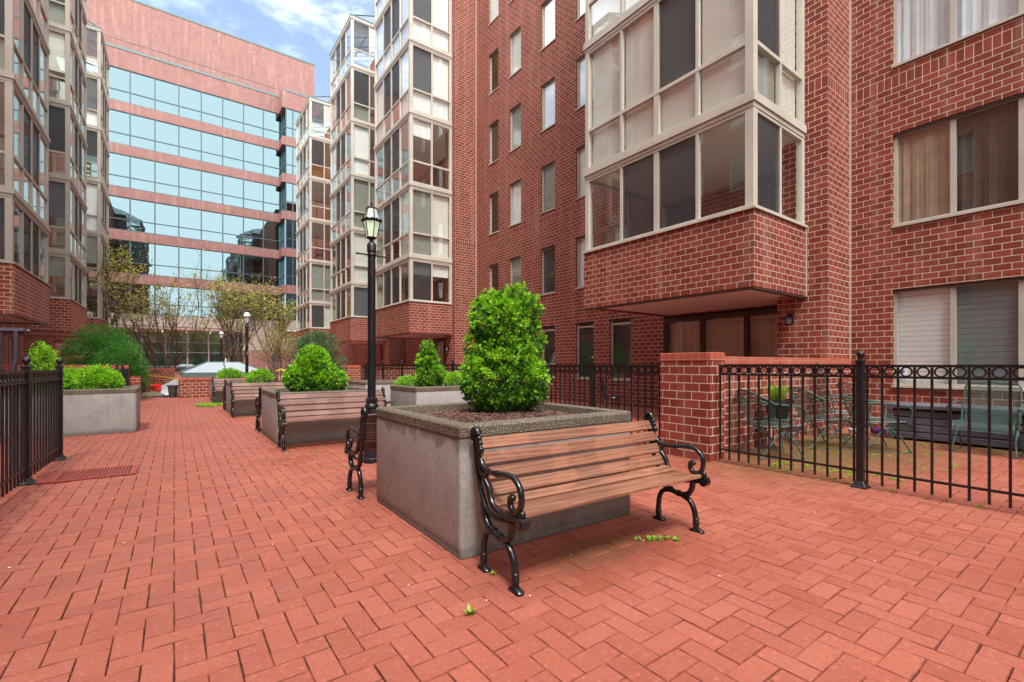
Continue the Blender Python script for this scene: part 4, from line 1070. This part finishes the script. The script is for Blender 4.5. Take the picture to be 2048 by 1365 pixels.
def lo(a, depth, z, rx, rz): return (a*cR[0] + depth*math.sin(YAW), a*cR[1] + depth*math.cos(YAW), z, rx, rz)
shrub('boxwood', 'tall bright green boxwood growing in the nearest planter', (2.16, 3.06, .745),
      [lo(.0, 0, .30, .275, .27), lo(.155, .05, .24, .16, .19), lo(-.155, -.03, .24, .15, .20), lo(-.01, 0, .52, .20, .20), lo(-.02, .0, .70, .195, .19), lo(-.17, 0, .76, .085, .14), lo(-.09, .03, .84, .08, .11), lo(.14, .03, .76, .10, .13), lo(.20, .0, .82, .05, .11), lo(.105, 0, .87, .042, .12), lo(.02, .02, .84, .09, .12), lo(-.22, 0, .52, .07, .10), lo(.22, 0, .56, .06, .10)], 3100, .0150, 5, .52, per=17, stems=9, group='boxwoods in the planters')
shrub('boxwood', 'round boxwood with a lower right lobe, in the second planter', (1.80, 7.80, .70),
      [lo(-.10, 0, .22, .27, .22), lo(-.03, .02, .42, .20, .28), lo(.24, -.02, .17, .19, .17), lo(-.24, 0, .20, .15, .18)], 2100, .021, 6, .55, per=15, group='boxwoods in the planters')
shrub('boxwood', 'cone shaped boxwood in the pale planter, lamp post to its left', (3.58, 7.38, .74),
      [lo(0, 0, .20, .19, .19), lo(-.02, 0, .42, .13, .20), lo(-.02, 0, .62, .07, .15), lo(.16, 0, .22, .09, .09)], 1000, .020, 8, .5, per=14, group='boxwoods in the planters')
shrub('small_shrub', 'flat bright shrub at the left end of the pale planter', (3.28, 7.62, .72), [lo(0, 0, .09, .13, .09), lo(-.08, 0, .06, .08, .06)], 500, .015, 9, .8, per=8)
shrub('small_shrub', 'small round shrub at the right end of the pale planter', (3.92, 7.08, .72), [lo(0, 0, .12, .14, .13)], 500, .015, 10, .75, per=8)
shrub('small_shrub', 'low round shrub left of the middle lamp post', (1.40, 16.9, .62), [lo(0, 0, .15, .27, .16)], 500, .028, 12, .6, per=8)
shrub('small_shrub', 'low round shrub right of the middle lamp post', (1.72, 12.9, .66), [lo(0, 0, .14, .24, .15), lo(.05, 0, .2, .12, .12)], 600, .022, 13, .7, per=8)
shrub('leafy_shrub', 'upright light green shrub behind the left iron fence finial', (-1.72, 10.66, .68), [lo(0, 0, .30, .14, .34), lo(.10, 0, .18, .13, .2), lo(-.05, 0, .55, .09, .18)], 700, .024, 14, .8, per=8, spread=.8)
shrub('leafy_shrub', 'rounded light green mound at the left end of the long planter', (-1.38, 10.7, .68), [lo(-.02, 0, .14, .16, .17), lo(.05, 0, .12, .14, .15)], 600, .022, 15, .8, per=8)
shrub('leafy_shrub', 'widest bright green mound above the front wall of the long planter', (-1.03, 10.5, .68), [lo(-.02, 0, .16, .27, .18), lo(.12, 0, .13, .16, .14), lo(-.16, 0, .12, .14, .14)], 1200, .022, 16, .85, per=8)
def sprays(env, n, seed, r=(.20, .36)):
    """many small overlapping sprays filling an envelope of (a, depth, z, rx, rz) lobes"""
    rr = random.Random(seed); out_ = []
    for i in range(n):
        e = env[i % len(env)]; a = rr.uniform(0, 2*PI); q = math.sqrt(rr.random()); el = rr.uniform(-1, 1)
        k = rr.uniform(*r); out_.append(lo(e[0]+e[3]*.75*q*math.cos(a), e[1]+e[3]*.75*q*math.sin(a), max(e[2]+e[4]*.78*el*math.sqrt(1-.6*q*q), .15), k*1.25, k*.62))
    return out_
shrub('evergreen_shrub', 'large dark feathery evergreen rising over the left brick wall', (-1.85, 19.6, .1),
      sprays([(.10, 0, 1.30, .66, .82), (-.28, 0, 1.20, .40, .42), (.62, -.1, 1.15, .46, .66), (.86, 0, .62, .28, .45), (-.05, 0, 1.75, .36, .36), (.1, 0, .8, .75, .5)], 46, 3), 4600, .05, 31, .0, [LEAF_EVG, LEAF_EVG, LEAF_EVG], 14, None, .15, .6, .15, red=0)
shrub('evergreen_shrub', 'dark blue green evergreen against the brick base of the farthest right bay', (3.75, 16.4, .1),
      sprays([(-.35, 0, 1.30, .50, .5), (.1, 0, 1.45, .45, .55), (.5, 0, 1.0, .42, .45), (0, 0, .8, .7, .5)], 30, 4), 2000, .052, 32, 0, [LEAF_EVB, LEAF_EVG, LEAF_BUDR], 13, None, .1, .6, .18, red=.06)

# budding trees: trunks, limbs, twigs and loose flecks of leaf
def tree(name, label, loc, h, spread_, seed, n_trunk=3, leafm=(LEAF_BUD, LEAF_BUDR), leaves=2600, leaf=.045, bark=BARKD, r0=.06, low=.25, depth=4, group=None):
    t = thing(name, label, 'tree', loc, 0, group)
    rnd = random.Random(seed); b = MB(); tips = []; base = Vector(loc)
    def grow(p, d, ln, r, lev):
        pts = [p]; q = p; dd = d
        for i in range(4):
            dd = (dd + Vector((rnd.gauss(0,.10), rnd.gauss(0,.10), rnd.gauss(.05,.06)))).normalized(); q = q + dd*ln/4; pts.append(q)
        b.tube([tuple(x) for x in pts], [r*(1-.13*i) for i in range(5)], 5 if lev < 2 else 3, caps=False)
        if lev >= depth-1:
            for x in pts[1:]: tips.append((x, dd))
        if lev < depth:
            k = 3 if lev < 2 else 3
            for i in range(k + (lev == 0)):
                u = rnd.uniform(.35, 1.0); a = pts[min(int(u*4), 3)].lerp(pts[min(int(u*4)+1, 4)], .5)
                nd = (dd*1.15 + Vector((rnd.gauss(0, .50), rnd.gauss(0, .50), rnd.uniform(.1, .7)))*spread_).normalized()
                grow(a, nd, ln*rnd.uniform(.52, .78), r*.55, lev+1)
    for i in range(n_trunk):
        a = 2*PI*i/n_trunk + rnd.uniform(-.5, .5)
        grow(base + Vector((math.cos(a)*.08, math.sin(a)*.08, -.05)), Vector((math.cos(a)*.22*spread_, math.sin(a)*.22*spread_, 1)).normalized(), h*.42, r0, 0)
    b.build('trunk', bark, t)
    mb = MB()
    for _ in range(leaves):
        p, d = rnd.choice(tips); q = p + Vector((rnd.gauss(0,1), rnd.gauss(0,1), rnd.gauss(0,1)))*leaf*.9
        s = leaf*rnd.uniform(.5, 1.2); e1 = Vector((rnd.gauss(0,1), rnd.gauss(0,1), rnd.gauss(0,1))).normalized(); e2 = e1.orthogonal().normalized()
        mb.add([tuple(q), tuple(q+e1*s*.5+e2*s*.35), tuple(q+e1*s), tuple(q+e1*s*.5-e2*s*.35)], [(0,1,2,3)], 0 if rnd.random() < .72 else 1)
    mb.build('crown', list(leafm), t)
    return t
tree('budding_tree', 'leftmost and tallest budding tree, behind the dark evergreen shrub', (-2.9, 34.5, 0), 9.6, .75, 41, 4, leaves=2500, leaf=.13)
tree('budding_tree', 'multi stemmed budding tree in front of the office lobby, left of the skylight', (-.4, 33.0, 0), 7.6, 1.0, 42, 5, leaves=2300, leaf=.13)
tree('budding_tree', 'yellow green budding tree behind the middle lamp post', (3.0, 33.0, 0), 7.4, 1.1, 43, 5, leaves=2500, leaf=.13)
tree('budding_tree', 'rightmost budding tree with a pale trunk beside the farthest bay', (5.1, 32.0, 0), 7.4, .95, 44, 4, leaves=2300, leaf=.13, bark=BARK)
tree('bare_shrub', 'reddish almost bare shrub left of the round boxwood, with a yellow ribbon', (2.15, 13.0, .62), 1.75, 1.15, 45, 9, (LEAF_BUDR, LEAF_BUD), 2600, .034, BARKD, .010, .2, 3)
rb = MB(); rb.tube([(2.02, 12.6, .98), (2.12, 12.5, 1.02), (2.22, 12.45, .96), (2.30, 12.4, 1.03), (2.33, 12.38, .90)], .014, 4, flat=.2)
tag(rb.build('yellow_ribbon', YEL), 'yellow ribbon tied round the bare reddish shrub', 'ribbon')

# ------------------------------------------------------------------ things at the far end
t = thing('soil_pile', 'brown heap of soil on a dark tarp by the far brick wall', 'soil pile', (-.6, 21.0, 0))
b = MB(); n = 20; vs = []
sr = random.Random(4)
for i in range(9):
    for k in range(n):
        a = 2*PI*k/n; r = i/8; vs.append((-.62 + r*.48*math.cos(a), 21.0 + r*.5*math.sin(a), .02 + .17*(1-r)**.8*(1+sr.uniform(-.15,.15)) ))
b.add(vs, [(i*n+k, i*n+(k+1) % n, (i+1)*n+(k+1) % n, (i+1)*n+k) for i in range(8) for k in range(n)]); b.build('soil_heap', simple('dry_soil', (.13, .095, .06), .95, var=.4, scale=20, bmp=.8), t, smooth=True)
b = MB(); vs = []
for i in range(13):
    for k in range(9):
        u, v = i/12, k/8; e = max(abs(u-.5), abs(v-.5))*2
        vs.append((-1.15+1.15*u, 20.4+1.2*v, .006 + (.04*sr.random() if e > .8 else .004)))
b.add(vs, [(i*9+k, (i+1)*9+k, (i+1)*9+k+1, i*9+k+1) for i in range(12) for k in range(8)]); b.build('tarp', NAVY, t)
b = MB(); b.lathe([(.13, 0), (.135, .01), (.155, .19), (.168, .195), (.168, .22), (.150, .22), (.125, .02), (.01, .015)], (0,0,0), 20)
o = b.build('bucket', REDP, smooth=40); o.location = (-.50, 21.35, .19); o.rotation_euler = (R(8), R(-10), 0); tag(o, 'red plastic bucket standing on the soil heap', 'bucket')
b = MB(); vs = []
A_, B_, C_, D_ = Vector((.125, 20.4, .665)), Vector((-.50, 21.75, .26)), Vector((.09, 20.05, .012)), Vector((-.42, 20.95, .012))
for i in range(19):
    for k in range(15):
        u, v = i/18, k/14; top = A_.lerp(B_, u); bot = C_.lerp(D_, u); q = top.lerp(bot, v)
        q.z += -.10*math.sin(PI*v)*(1-u*.5) + sr.uniform(0, .03)*(v < .98); q.z = max(q.z, .01); vs.append(tuple(q))
b.add(vs, [(i*15+k, (i+1)*15+k, (i+1)*15+k+1, i*15+k+1) for i in range(18) for k in range(14)])
tag(b.build('plastic_sheet', TARP, smooth=True), 'crumpled clear plastic sheet sloping down beside the brick kerb', 'sheet')
b = MB(); b.tube([(-1.0, 22.9, .76), (-.5, 21.6, .70), (0.0, 20.1, .66), (.15, 19.7, .655)], .022, 4, flat=.12)
tag(b.build('caution_tape', YEL), 'yellow caution tape stretched from the dark fence to the brick kerb', 'tape')
b = MB(); b.lathe([(.14, 0), (.16, .02), (.24, .44), (.27, .45), (.27, .49), (.24, .49), (.2, .40), (.01, .38)], (0,0,0), 18)
o = b.build('plant_pot', GREYPOT, smooth=40); o.location = (-.04, 19.95, 0); o.scale = (.62, .62, .86); tag(o, 'grey tapered plant pot against the brick kerb', 'pot')
b = MB(); b.lathe([(.10, 0), (.12, .02), (.11, .07), (.01, .08)], (-.22, 20.15, 0), 12); tag(b.build('tarp_roll', NAVY, smooth=40), 'small dark bundle at the foot of the plastic sheet', 'bundle')
t = thing('steel_railing', 'thin black railing beyond the low far brick wall', 'railing', (.9, 27, 0))
b = MB()
for z in (.55, .92): b.tube([(-.1, 27, z), (2.4, 27, z)], .02, 6)
b.build('rail', FENCEM, t)
for i in range(4): MB().tube([(-.1+.8*i, 27, 0), (-.1+.8*i, 27, .92)], .02, 6).build('post', FENCEM, t)

# small things standing inside the glazed bays
t = thing('wooden_trough', 'orange brown wooden trough on a high floor of the farthest right bay', 'trough', (7.95, 33.1, 13.57))
b = MB()
for i in range(5): b.bbox(7.45, 8.45, 32.95, 33.0, 13.85+.13*i, 13.97+.13*i, .005)
b.build('boards', simple('orange_wood', (.42, .17, .04), .6, var=.2), t)
for x in (7.45, 8.40): MB().box(x, x+.05, 33.001, 33.05, 13.57, 14.5).build('leg', BARKD, t)
def inside_chair(label, loc, mt, rz):
    t = thing('bay_chair', label, 'chair', loc, rz)
    MB().bbox(-.24, .24, -.24, .24, .42, .46, .01).build('seat', mt, t, local=True)
    for sx in (-.22, .22):
        for sy in (-.22, .22): MB().tube([(sx, sy, 0), (sx, sy, .42)], .018, 6).build('leg', mt, t, local=True)
    b = MB()
    b.tube([(-.24, .24, .44), (-.22, .28, .80), (-.12, .30, .94), (.12, .30, .94), (.22, .28, .80), (.24, .24, .44)], .022, 6)
    for k in range(-2, 3): b.tube([(.08*k, .25, .46), (.07*k, .30, .92)], .012, 5)
    b.build('backrest', mt, t, local=True)
inside_chair('white round backed chair behind glass high in the middle left bay', (-3.75, 23.95, 10.83), WHITEM, R(200))
inside_chair('dark chair behind glass in the farthest right bay, two floors above its brick base', (8.0, 33.1, 8.10), IRON, R(160))
t = thing('wooden_shelf', 'light wooden shelf unit behind glass in the farthest left bay', 'shelf', (-3.9, 32.9, 10.83))
for z in (10.95, 11.2, 11.45, 11.7): MB().box(-4.15, -3.55, 32.75, 33.05, z, z+.03).build('board', simple('pale_wood', (.50, .30, .14), .6, var=.1), t)
for x in (-4.15, -3.58): MB().box(x, x+.03, 32.76, 33.04, 10.83, 11.8).build('side', MATS['pale_wood'], t)

# red drain grate
t = thing('drain_grate', 'long red drain grate set in the paving beside the left fence', 'grate', (-.68, 6.42, 0))
x0, x1, y0, y1 = -1.05, -.32, 6.14, 6.66
MB().add([(x0,y0,.006),(x1,y0,.006),(x1,y1,.006),(x0,y1,.006)], [(0,1,2,3)]).build('grate_pit', simple('grate_dark', (.10, .025, .018), .8), t)
b = MB()
b.box(x0, x1, y0, y0+.03, .0062, .020); b.box(x0, x1, y1-.03, y1, .0062, .020); b.box(x0, x0+.13, y0+.03, y1-.03, .0062, .019); b.box(x1-.05, x1, y0+.03, y1-.03, .0062, .019)
b.build('frame', GRATER, t)
n = 20
for i in range(n):
    xx = x0+.145 + (x1-x0-.20)*i/n; MB().box(xx, xx+.014, y0+.03, y1-.03, .0063, .017).build('bar', GRATER, t)

# dark frame with padlock behind the left fence
t = thing('metal_frame', 'dark purple brown metal frame with a knob and a hanging padlock', 'frame', (-1.36, 7.04, 0))
def fr2(a, dz=0, dd=0): return Vector((-1.36 + a*cR[0] + dd*math.sin(YAW), 7.04 + a*cR[1] + dd*math.cos(YAW), dz))
b = MB(); b.tube([fr2(-.30, 1.494), fr2(.115, 1.484)], .030, 4); b.ball(tuple(fr2(.145, 1.482)), .022, 12); b.tube([fr2(.11, 1.484), fr2(.14, 1.483)], .011, 8)
b.build('cross_bar', PURPLEMETAL, t, smooth=40)
b = MB(); b.tube([fr2(.025, 1.48), fr2(.025, 1.30), fr2(.02, 1.20), fr2(-.005, 1.10), fr2(-.01, .9), fr2(-.01, 0)], .050, 6, flat=.5); b.build('upright', PURPLEMETAL, t, smooth=40)
b = MB(); b.tube([fr2(-.13, 1.47), fr2(-.14, 1.30), fr2(-.15, 1.1), fr2(-.15, .3)], .030, 6, flat=.45); b.build('strap', PURPLEMETAL, t)
b = MB(); p_ = fr2(-.125, 1.36, -.06)
b.box(p_.x-.02, p_.x+.02, p_.y-.02, p_.y+.02, 1.335, 1.385)
b.tube([(p_.x-.012, p_.y+.008, 1.385), (p_.x-.012, p_.y+.008, 1.41), (p_.x, p_.y, 1.425), (p_.x+.012, p_.y-.008, 1.41), (p_.x+.012, p_.y-.008, 1.385)], .005, 8)
b.build('padlock', STEEL, t, smooth=40)

# ------------------------------------------------------------------ patio furniture
def sheet(rows, name, mat_, parent):
    """rows: list of lists of points; keeps a UV laid out in metres for the lattice"""
    n = len(rows[0]); me = bpy.data.meshes.new(name)
    vs = [tuple(p) for r in rows for p in r]
    fs = [(i*n+k, (i+1)*n+k, (i+1)*n+k+1, i*n+k+1) for i in range(len(rows)-1) for k in range(n-1)]
    me.from_pydata(vs, [], fs); me.materials.append(mat_)
    us = [0]; 
    for i in range(1, len(rows)): us.append(us[-1] + (Vector(rows[i][n//2])-Vector(rows[i-1][n//2])).length)
    ks = [0]; mid = rows[len(rows)//2]
    for k in range(1, n): ks.append(ks[-1] + (Vector(mid[k])-Vector(mid[k-1])).length)
    uv = me.uv_layers.new(name='UVMap')
    for poly in me.polygons:
        for li in poly.loop_indices:
            vi = me.loops[li].vertex_index; uv.data[li].uv = (ks[vi % n], us[vi//n])
    me.polygons.foreach_set('use_smooth', [True]*len(fs))
    o = bpy.data.objects.new(name, me); col.objects.link(o); o.parent = parent; return o
def metal_chair(label, loc, rz, kind='barrel', name='patio_chair', hb=.42, group='green mesh patio chairs'):
    """faces local -y"""
    t = thing(name, label, 'chair', loc, rz, group); W = .27; zs = .40; G_ = GREENM
    f = MB(); r = .009
    seat = [[(W*(-1+2*k/8), y, z) for k in range(9)] for y, z in ((.24, zs-.01), (.12, zs-.015), (0, zs-.01), (-.14, zs), (-.22, zs-.005), (-.265, zs-.04), (-.28, zs-.10))]
    sheet(seat, 'seat', LATTICE, t)
    f.tube([(-W, .24, zs-.01), (-W, 0, zs-.01), (-W, -.14, zs), (-W, -.22, zs-.005), (-W, -.27, zs-.05), (-W, -.28, zs-.10)], r, 6)
    f.tube([(W, .24, zs-.01), (W, 0, zs-.01), (W, -.14, zs), (W, -.22, zs-.005), (W, -.27, zs-.05), (W, -.28, zs-.10)], r, 6)
    f.tube([(-W, .24, zs-.01), (W, .24, zs-.01)], r, 6); f.tube([(-W, -.28, zs-.10), (W, -.28, zs-.10)], r*.8, 6)
    bk = MB()
    if kind == 'barrel':
        rows = []
        for i in range(5):
            u = i/4; row = []
            for k in range(13):
                a = PI*(k/12); wv = W*(1+.22*u)
                row.append((-wv*math.cos(a)*1.0, .08+.05*u + (.16+.08*u)*math.sin(a), zs + u*(hb*(.62+.38*math.sin(a)))*1.0))
            rows.append(row)
        sheet(rows, 'backrest', LATTICE, t)
        bk.tube([tuple(p) for p in rows[-1]], r*1.2, 6); bk.tube([tuple(Vector(p)-Vector((0,0,.05))) for p in rows[-1]][1:-1], r*.7, 6)
        arm0 = zs+.24
    else:
        rows = [[(W*.92*(-1+2*k/8), .22+.13*u+.02*math.sin(PI*u), zs + hb*u) for k in range(9)] for u in [i/6 for i in range(7)]]
        sheet(rows, 'backrest', LATTICE, t)
        hb2 = hb+.05
        bk.tube([(-W, .20, zs), (-W*.98, .22+.13*.5, zs+hb*.5), (-W*.96, .36, zs+hb), (-W*.86, .37, zs+hb2), (0, .375, zs+hb2+.015), (W*.86, .37, zs+hb2), (W*.96, .36, zs+hb), (W*.98, .285, zs+hb*.5), (W, .20, zs)], r*1.1, 6)
        bk.tube([tuple(p) for p in rows[-1]], r*.7, 6)
        for sg in (-1, 1):   # leaf scrolls in the crest
            bk.tube([(sg*.02, .365, zs+hb+.005), (sg*.06, .37, zs+hb+.035), (sg*.11, .37, zs+hb+.03), (sg*.14, .365, zs+hb+.006)], .006, 6, flat=.6)
        arm0 = zs+.22
    bk.build('back_frame', G_, t, smooth=50, local=True)
    for sg in (-1, 1):
        a = MB()
        a.tube([(sg*W*1.08, .26, arm0+.01), (sg*(W+.04), .10, arm0+.02), (sg*(W+.05), -.10, arm0), (sg*(W+.05), -.20, arm0-.02), (sg*(W+.045), -.235, arm0-.07), (sg*(W+.03), -.225, zs+.04), (sg*(W+.01), -.20, zs-.02)], r*1.5 if kind != 'barrel' else r*1.2, 7)
        if kind == 'glider': a.ball((sg*(W+.045), -.22, arm0-.03), .024, 8); a.lathe([(.01, -.03), (.035, -.02), (.035, .02), (.01, .03)], (sg*(W+.03), -.20, zs-.03), 10)
        a.build('arm', G_, t, smooth=50, local=True)
    f.build('seat_frame', G_, t, smooth=50, local=True)
    for sg in (-1, 1):   # spring loop and leg
        l = MB()
        l.tube([(sg*W, .10, zs-.02), (sg*W, .02, zs-.12), (sg*W, -.06, zs-.17), (sg*W, -.03, zs-.08), (sg*W, .05, zs-.09), (sg*W, .10, zs-.16), (sg*W, .18, zs-.28), (sg*(W+.02), .30, .01)], r*1.1, 6)
        l.build('leg', G_, t, smooth=50, local=True)
        l = MB(); l.tube([(sg*W, -.02, zs-.10), (sg*W, -.14, zs-.2), (sg*(W+.02), -.24, .01)], r*1.1, 6); l.tube([(sg*(W+.02), -.24, .014), (sg*(W+.02), .30, .014)], r*.6, 5)
        l.build('leg', G_, t, smooth=50, local=True)
    return t
faceR = YAW*-1 + R(90)      # local -y turned to point to the right of the photo
metal_chair('green barrel backed mesh chair leftmost on the patio, in front of the black pot', (6.03, 2.80, 0), R(54), 'barrel')
metal_chair('green barrel backed mesh chair right of the black pot, by the brick patio wall', (7.28, 2.72, 0), R(50), 'barrel')
metal_chair('green mesh armchair with a flat scrolled back behind the iron fence post', (7.62, 2.16, 0), R(40), 'arm', hb=.42)
metal_chair('tallest green mesh chair, leaning between the armchair and the grey deck box', (8.42, 2.80, 0), R(34), 'arm', hb=.68)
metal_chair('green mesh glider chair standing in front of the grey deck box', (8.38, 1.24, 0), R(-90), 'glider', hb=.43)
metal_chair('green mesh glider chair at the right edge, half out of the picture', (8.38, .52, 0), R(-90), 'glider', hb=.43)
# table with pot
t = thing('side_table', 'small green mesh side table under the black pot', 'table', (6.50, 2.93, 0))
tp = MB(); tp.lathe([(.001, .402), (.20, .402), (.21, .408), (.21, .418), (.001, .42)], (0,0,0), 24); tp.build('table_top', GREENM, t, smooth=40, local=True)
for k in range(4):
    a = PI/4+PI/2*k; MB().tube([(.16*math.cos(a), .16*math.sin(a), .40), (.13*math.cos(a), .13*math.sin(a), .2), (.19*math.cos(a), .19*math.sin(a), .005)], .009, 6).build('leg', GREENM, t, local=True)
t = thing('plant_pot', 'black tapered pot of grass standing on the small green table', 'pot', (6.50, 2.93, .421))
MB().lathe([(.11, 0), (.115, .005), (.165, .20), (.19, .205), (.19, .25), (.17, .25), (.16, .20), (.01, .19)], (0,0,0), 26).build('pot', BLACKPL, t, smooth=40, local=True)
b = MB(); gr = random.Random(2)
for _ in range(280):
    a = gr.uniform(0, 2*PI); r = gr.uniform(0, .075); ln = gr.uniform(.18, .36); lean = gr.uniform(.1, .8)
    p = Vector((r*math.cos(a), r*math.sin(a), .18)); e = Vector((-math.sin(a), math.cos(a), 0))*.0035
    q = p + Vector((math.cos(a)*ln*lean*.35, math.sin(a)*ln*lean*.35, ln*.6)); s2 = q + Vector((math.cos(a)*ln*lean*.6, math.sin(a)*ln*lean*.6, ln*.4*(1-lean)))
    b.add([tuple(p-e), tuple(p+e), tuple(q+e), tuple(q-e), tuple(s2)], [(0,1,2,3), (3,2,4)])
b.build('grass_tuft', GRASS, t, local=True)
# deck box
t = thing('deck_box', 'long weathered purple grey wooden deck box under the shuttered window', 'box', (9.2, 1.2, 0))
b = MB()
for i in range(4): b.bbox(8.88, 9.50, -.5, 2.38, .03+.108*i, .03+.108*i+.097, .010)
b.build('side_boards', GREYWOOD, t)
for y in (-.5, 2.32):
    MB().bbox(8.862, 8.879, y, y+.07, .0, .455, .003).build('corner_post', GREYWOOD, t)
MB().bbox(8.84, 9.54, -.54, 2.43, .475, .535, .008).build('lid', GREYWOOD, t)
o = MB().tube([(7.60, 2.22, .25), (7.68, 2.10, .25)], .045, 12).build('cushion_roll', PURPLE); tag(o, 'small dark purple roll under the seat of the green armchair', 'cushion')
o = MB().lathe([(.05, 0), (.065, .09), (.07, .095), (.07, .11), (.01, .11)], (0,0,0), 14).build('white_pot', BLINDW, smooth=40); o.location = (8.75, 2.80, .0); o.location.z = .0
tag(o, 'small white pot on the patio floor behind the green armchair', 'pot')
# bistro chair by the small windows
t = thing('bistro_chair', 'small black wrought iron chair with a round lacy back under the small windows', 'chair', (7.75, 6.95, 0), R(60))
b = MB(); b.tube([(.2*math.cos(2*PI*k/20), .2*math.sin(2*PI*k/20), .42) for k in range(21)], .011, 6); b.build('seat_ring', IRON, t, local=True)
MB().lathe([(.001, .41), (.19, .41), (.19, .418), (.001, .418)], (0,0,0), 20).build('seat', PURPLEMETAL, t, local=True)
b = MB(); pts = [(.19*math.cos(a), .19+.03*math.sin(a), .42+.42*math.sin(a)) for a in [PI*k/14 for k in range(15)]]; b.tube(pts, .011, 6)
for k in range(-3, 4): b.tube([(.055*k, .2, .42), (.04*k, .22, .6), (.05*k, .21, .42+.42*math.sqrt(max(0, 1-(.05*k/.19)**2)))], .006, 5)
for k in range(-2, 3): b.tube([(.06*k+.03*math.cos(2*PI*j/8), .215, .66+.03*math.sin(2*PI*j/8)) for j in range(9)], .005, 4)
b.build('backrest', IRON, t, local=True)
for sx, sy in ((-1,-1), (1,-1), (1,1), (-1,1)): MB().tube([(.15*sx, .15*sy, .42), (.13*sx, .13*sy, .2), (.19*sx, .19*sy, .0)], .009, 5).build('leg', IRON, t, local=True)
# security sticker in the ground floor window
t = thing('security_sticker', 'white card with a round blue badge in the lower corner of the shuttered window', 'sticker', (10.04, 2.5, 1.02))
MB().box(.000, .004, -.06, .06, -.075, .06).build('card', BLINDW, t, local=True)
b = MB(); b.skin([[(x, .038*math.cos(2*PI*k/8+PI/8)+.005, .038*math.sin(2*PI*k/8+PI/8)) for k in range(8)] for x in (-.004, -.0005)], caps=True); b.build('badge', BLUE, t, local=True)
fc = bpy.data.curves.new('lettering', 'FONT'); fc.body = 'ADT'; fc.size = .032; fc.align_x = 'CENTER'; fc.align_y = 'CENTER'; fc.extrude = .0004; fc.materials.append(BLINDW)
o_ = bpy.data.objects.new('lettering', fc); me_ = bpy.data.meshes.new_from_object(o_); bpy.data.objects.remove(o_); o = bpy.data.objects.new('lettering', me_); col.objects.link(o); o.parent = t; o.location = (-.0055, .005, 0); o.rotation_euler = (R(90), 0, R(-90))

# ------------------------------------------------------------------ weeds
def weeds(spots, name, label, cat, seed, parentless=True, stuff=False, s=.02):
    rr = random.Random(seed); b = MB()
    for (x, y, rad, n) in spots:
        for _ in range(n):
            a = rr.uniform(0, 2*PI); r = rad*math.sqrt(rr.random()); p = Vector((x + r*math.cos(a), y + r*math.sin(a)*.6, .001))
            for k in range(rr.randint(3, 5)):
                th_ = rr.uniform(0, 2*PI); l_ = s*rr.uniform(.5, 1.1); d = Vector((math.cos(th_), math.sin(th_), rr.uniform(.25, 1.2)))*l_; e = Vector((-math.sin(th_), math.cos(th_), 0))*l_*.28
                b.add([tuple(p), tuple(p+d*.55+e), tuple(p+d), tuple(p+d*.55-e)], [(0,1,2,3)])
    o = b.build(name, GRASS)
    if stuff: o['kind'] = 'stuff'; o['label'] = label; o['category'] = cat
    else: tag(o, label, cat)
    return o
weeds([(2.50, 1.90, .045, 26), (2.56, 1.86, .05, 22), (2.42, 1.95, .03, 8), (2.62, 1.80, .022, 12)], 'weed', 'clump of bright weeds in the joints under the right end of the nearest bench', 'weed', 1)
weeds([(1.387, 2.088, .015, 9)], 'weed', 'tiny green sprig beside the rear foot of the nearest bench', 'weed', 2, s=.016)
weeds([(1.088, 1.815, .012, 6)], 'weed', 'single tuft of thin green blades in the paving in front of the nearest bench', 'weed', 3, s=.03)
weeds([(1.90, 2.02, .008, 5)], 'weed', 'tiny green fleck in the mossy bricks under the middle of the nearest bench', 'weed', 4, s=.012)
pr = random.Random(12); sp_ = []
for _ in range(26): sp_.append((pr.uniform(5.2, 6.0), pr.uniform(1.4, 2.5), pr.uniform(.04, .12), pr.randint(8, 24)))
for _ in range(42): sp_.append((pr.uniform(5.5, 8.7), pr.uniform(1.2, 3.1), pr.uniform(.02, .10), pr.randint(3, 14)))
for _ in range(10): sp_.append((pr.uniform(5.0, 5.4), pr.uniform(-.2, 2.2), pr.uniform(.02, .07), pr.randint(3, 9)))
for _ in range(14): sp_.append((pr.uniform(.9, 1.6), pr.uniform(5.2, 7.0), pr.uniform(.02, .06), pr.randint(2, 7)))
for _ in range(10): sp_.append((pr.uniform(1.0, 2.3), pr.uniform(11.3, 11.8), pr.uniform(.03, .10), pr.randint(5, 14)))
weeds(sp_, 'ground_weeds', 'low yellow green weeds spreading through the paving joints', 'weeds', 5, stuff=True, s=.018)
g_ = []
for _ in range(60): g_.append((pr.uniform(.55, 1.25), pr.uniform(14.8, 16.3), .10, 26))
weeds(g_, 'grass_patch', 'patch of short yellow green grass in front of the farthest bench', 'grass', 6, stuff=True, s=.045)
# litter flecks
b = MB()
for _ in range(70):
    x, y = pr.uniform(-1, 5), pr.uniform(.8, 7); s = pr.uniform(.002, .006); a = pr.uniform(0, PI)
    b.add([(x+s*math.cos(a+PI/2*k)*(1 if k % 2 else 2.2), y+s*math.sin(a+PI/2*k)*(1 if k % 2 else 2.2), .0065) for k in range(4)], [(0,1,2,3)])
o = b.build('paving_litter', BLINDW); o['kind'] = 'stuff'; o['label'] = 'tiny pale flecks scattered over the red paving'; o['category'] = 'litter'
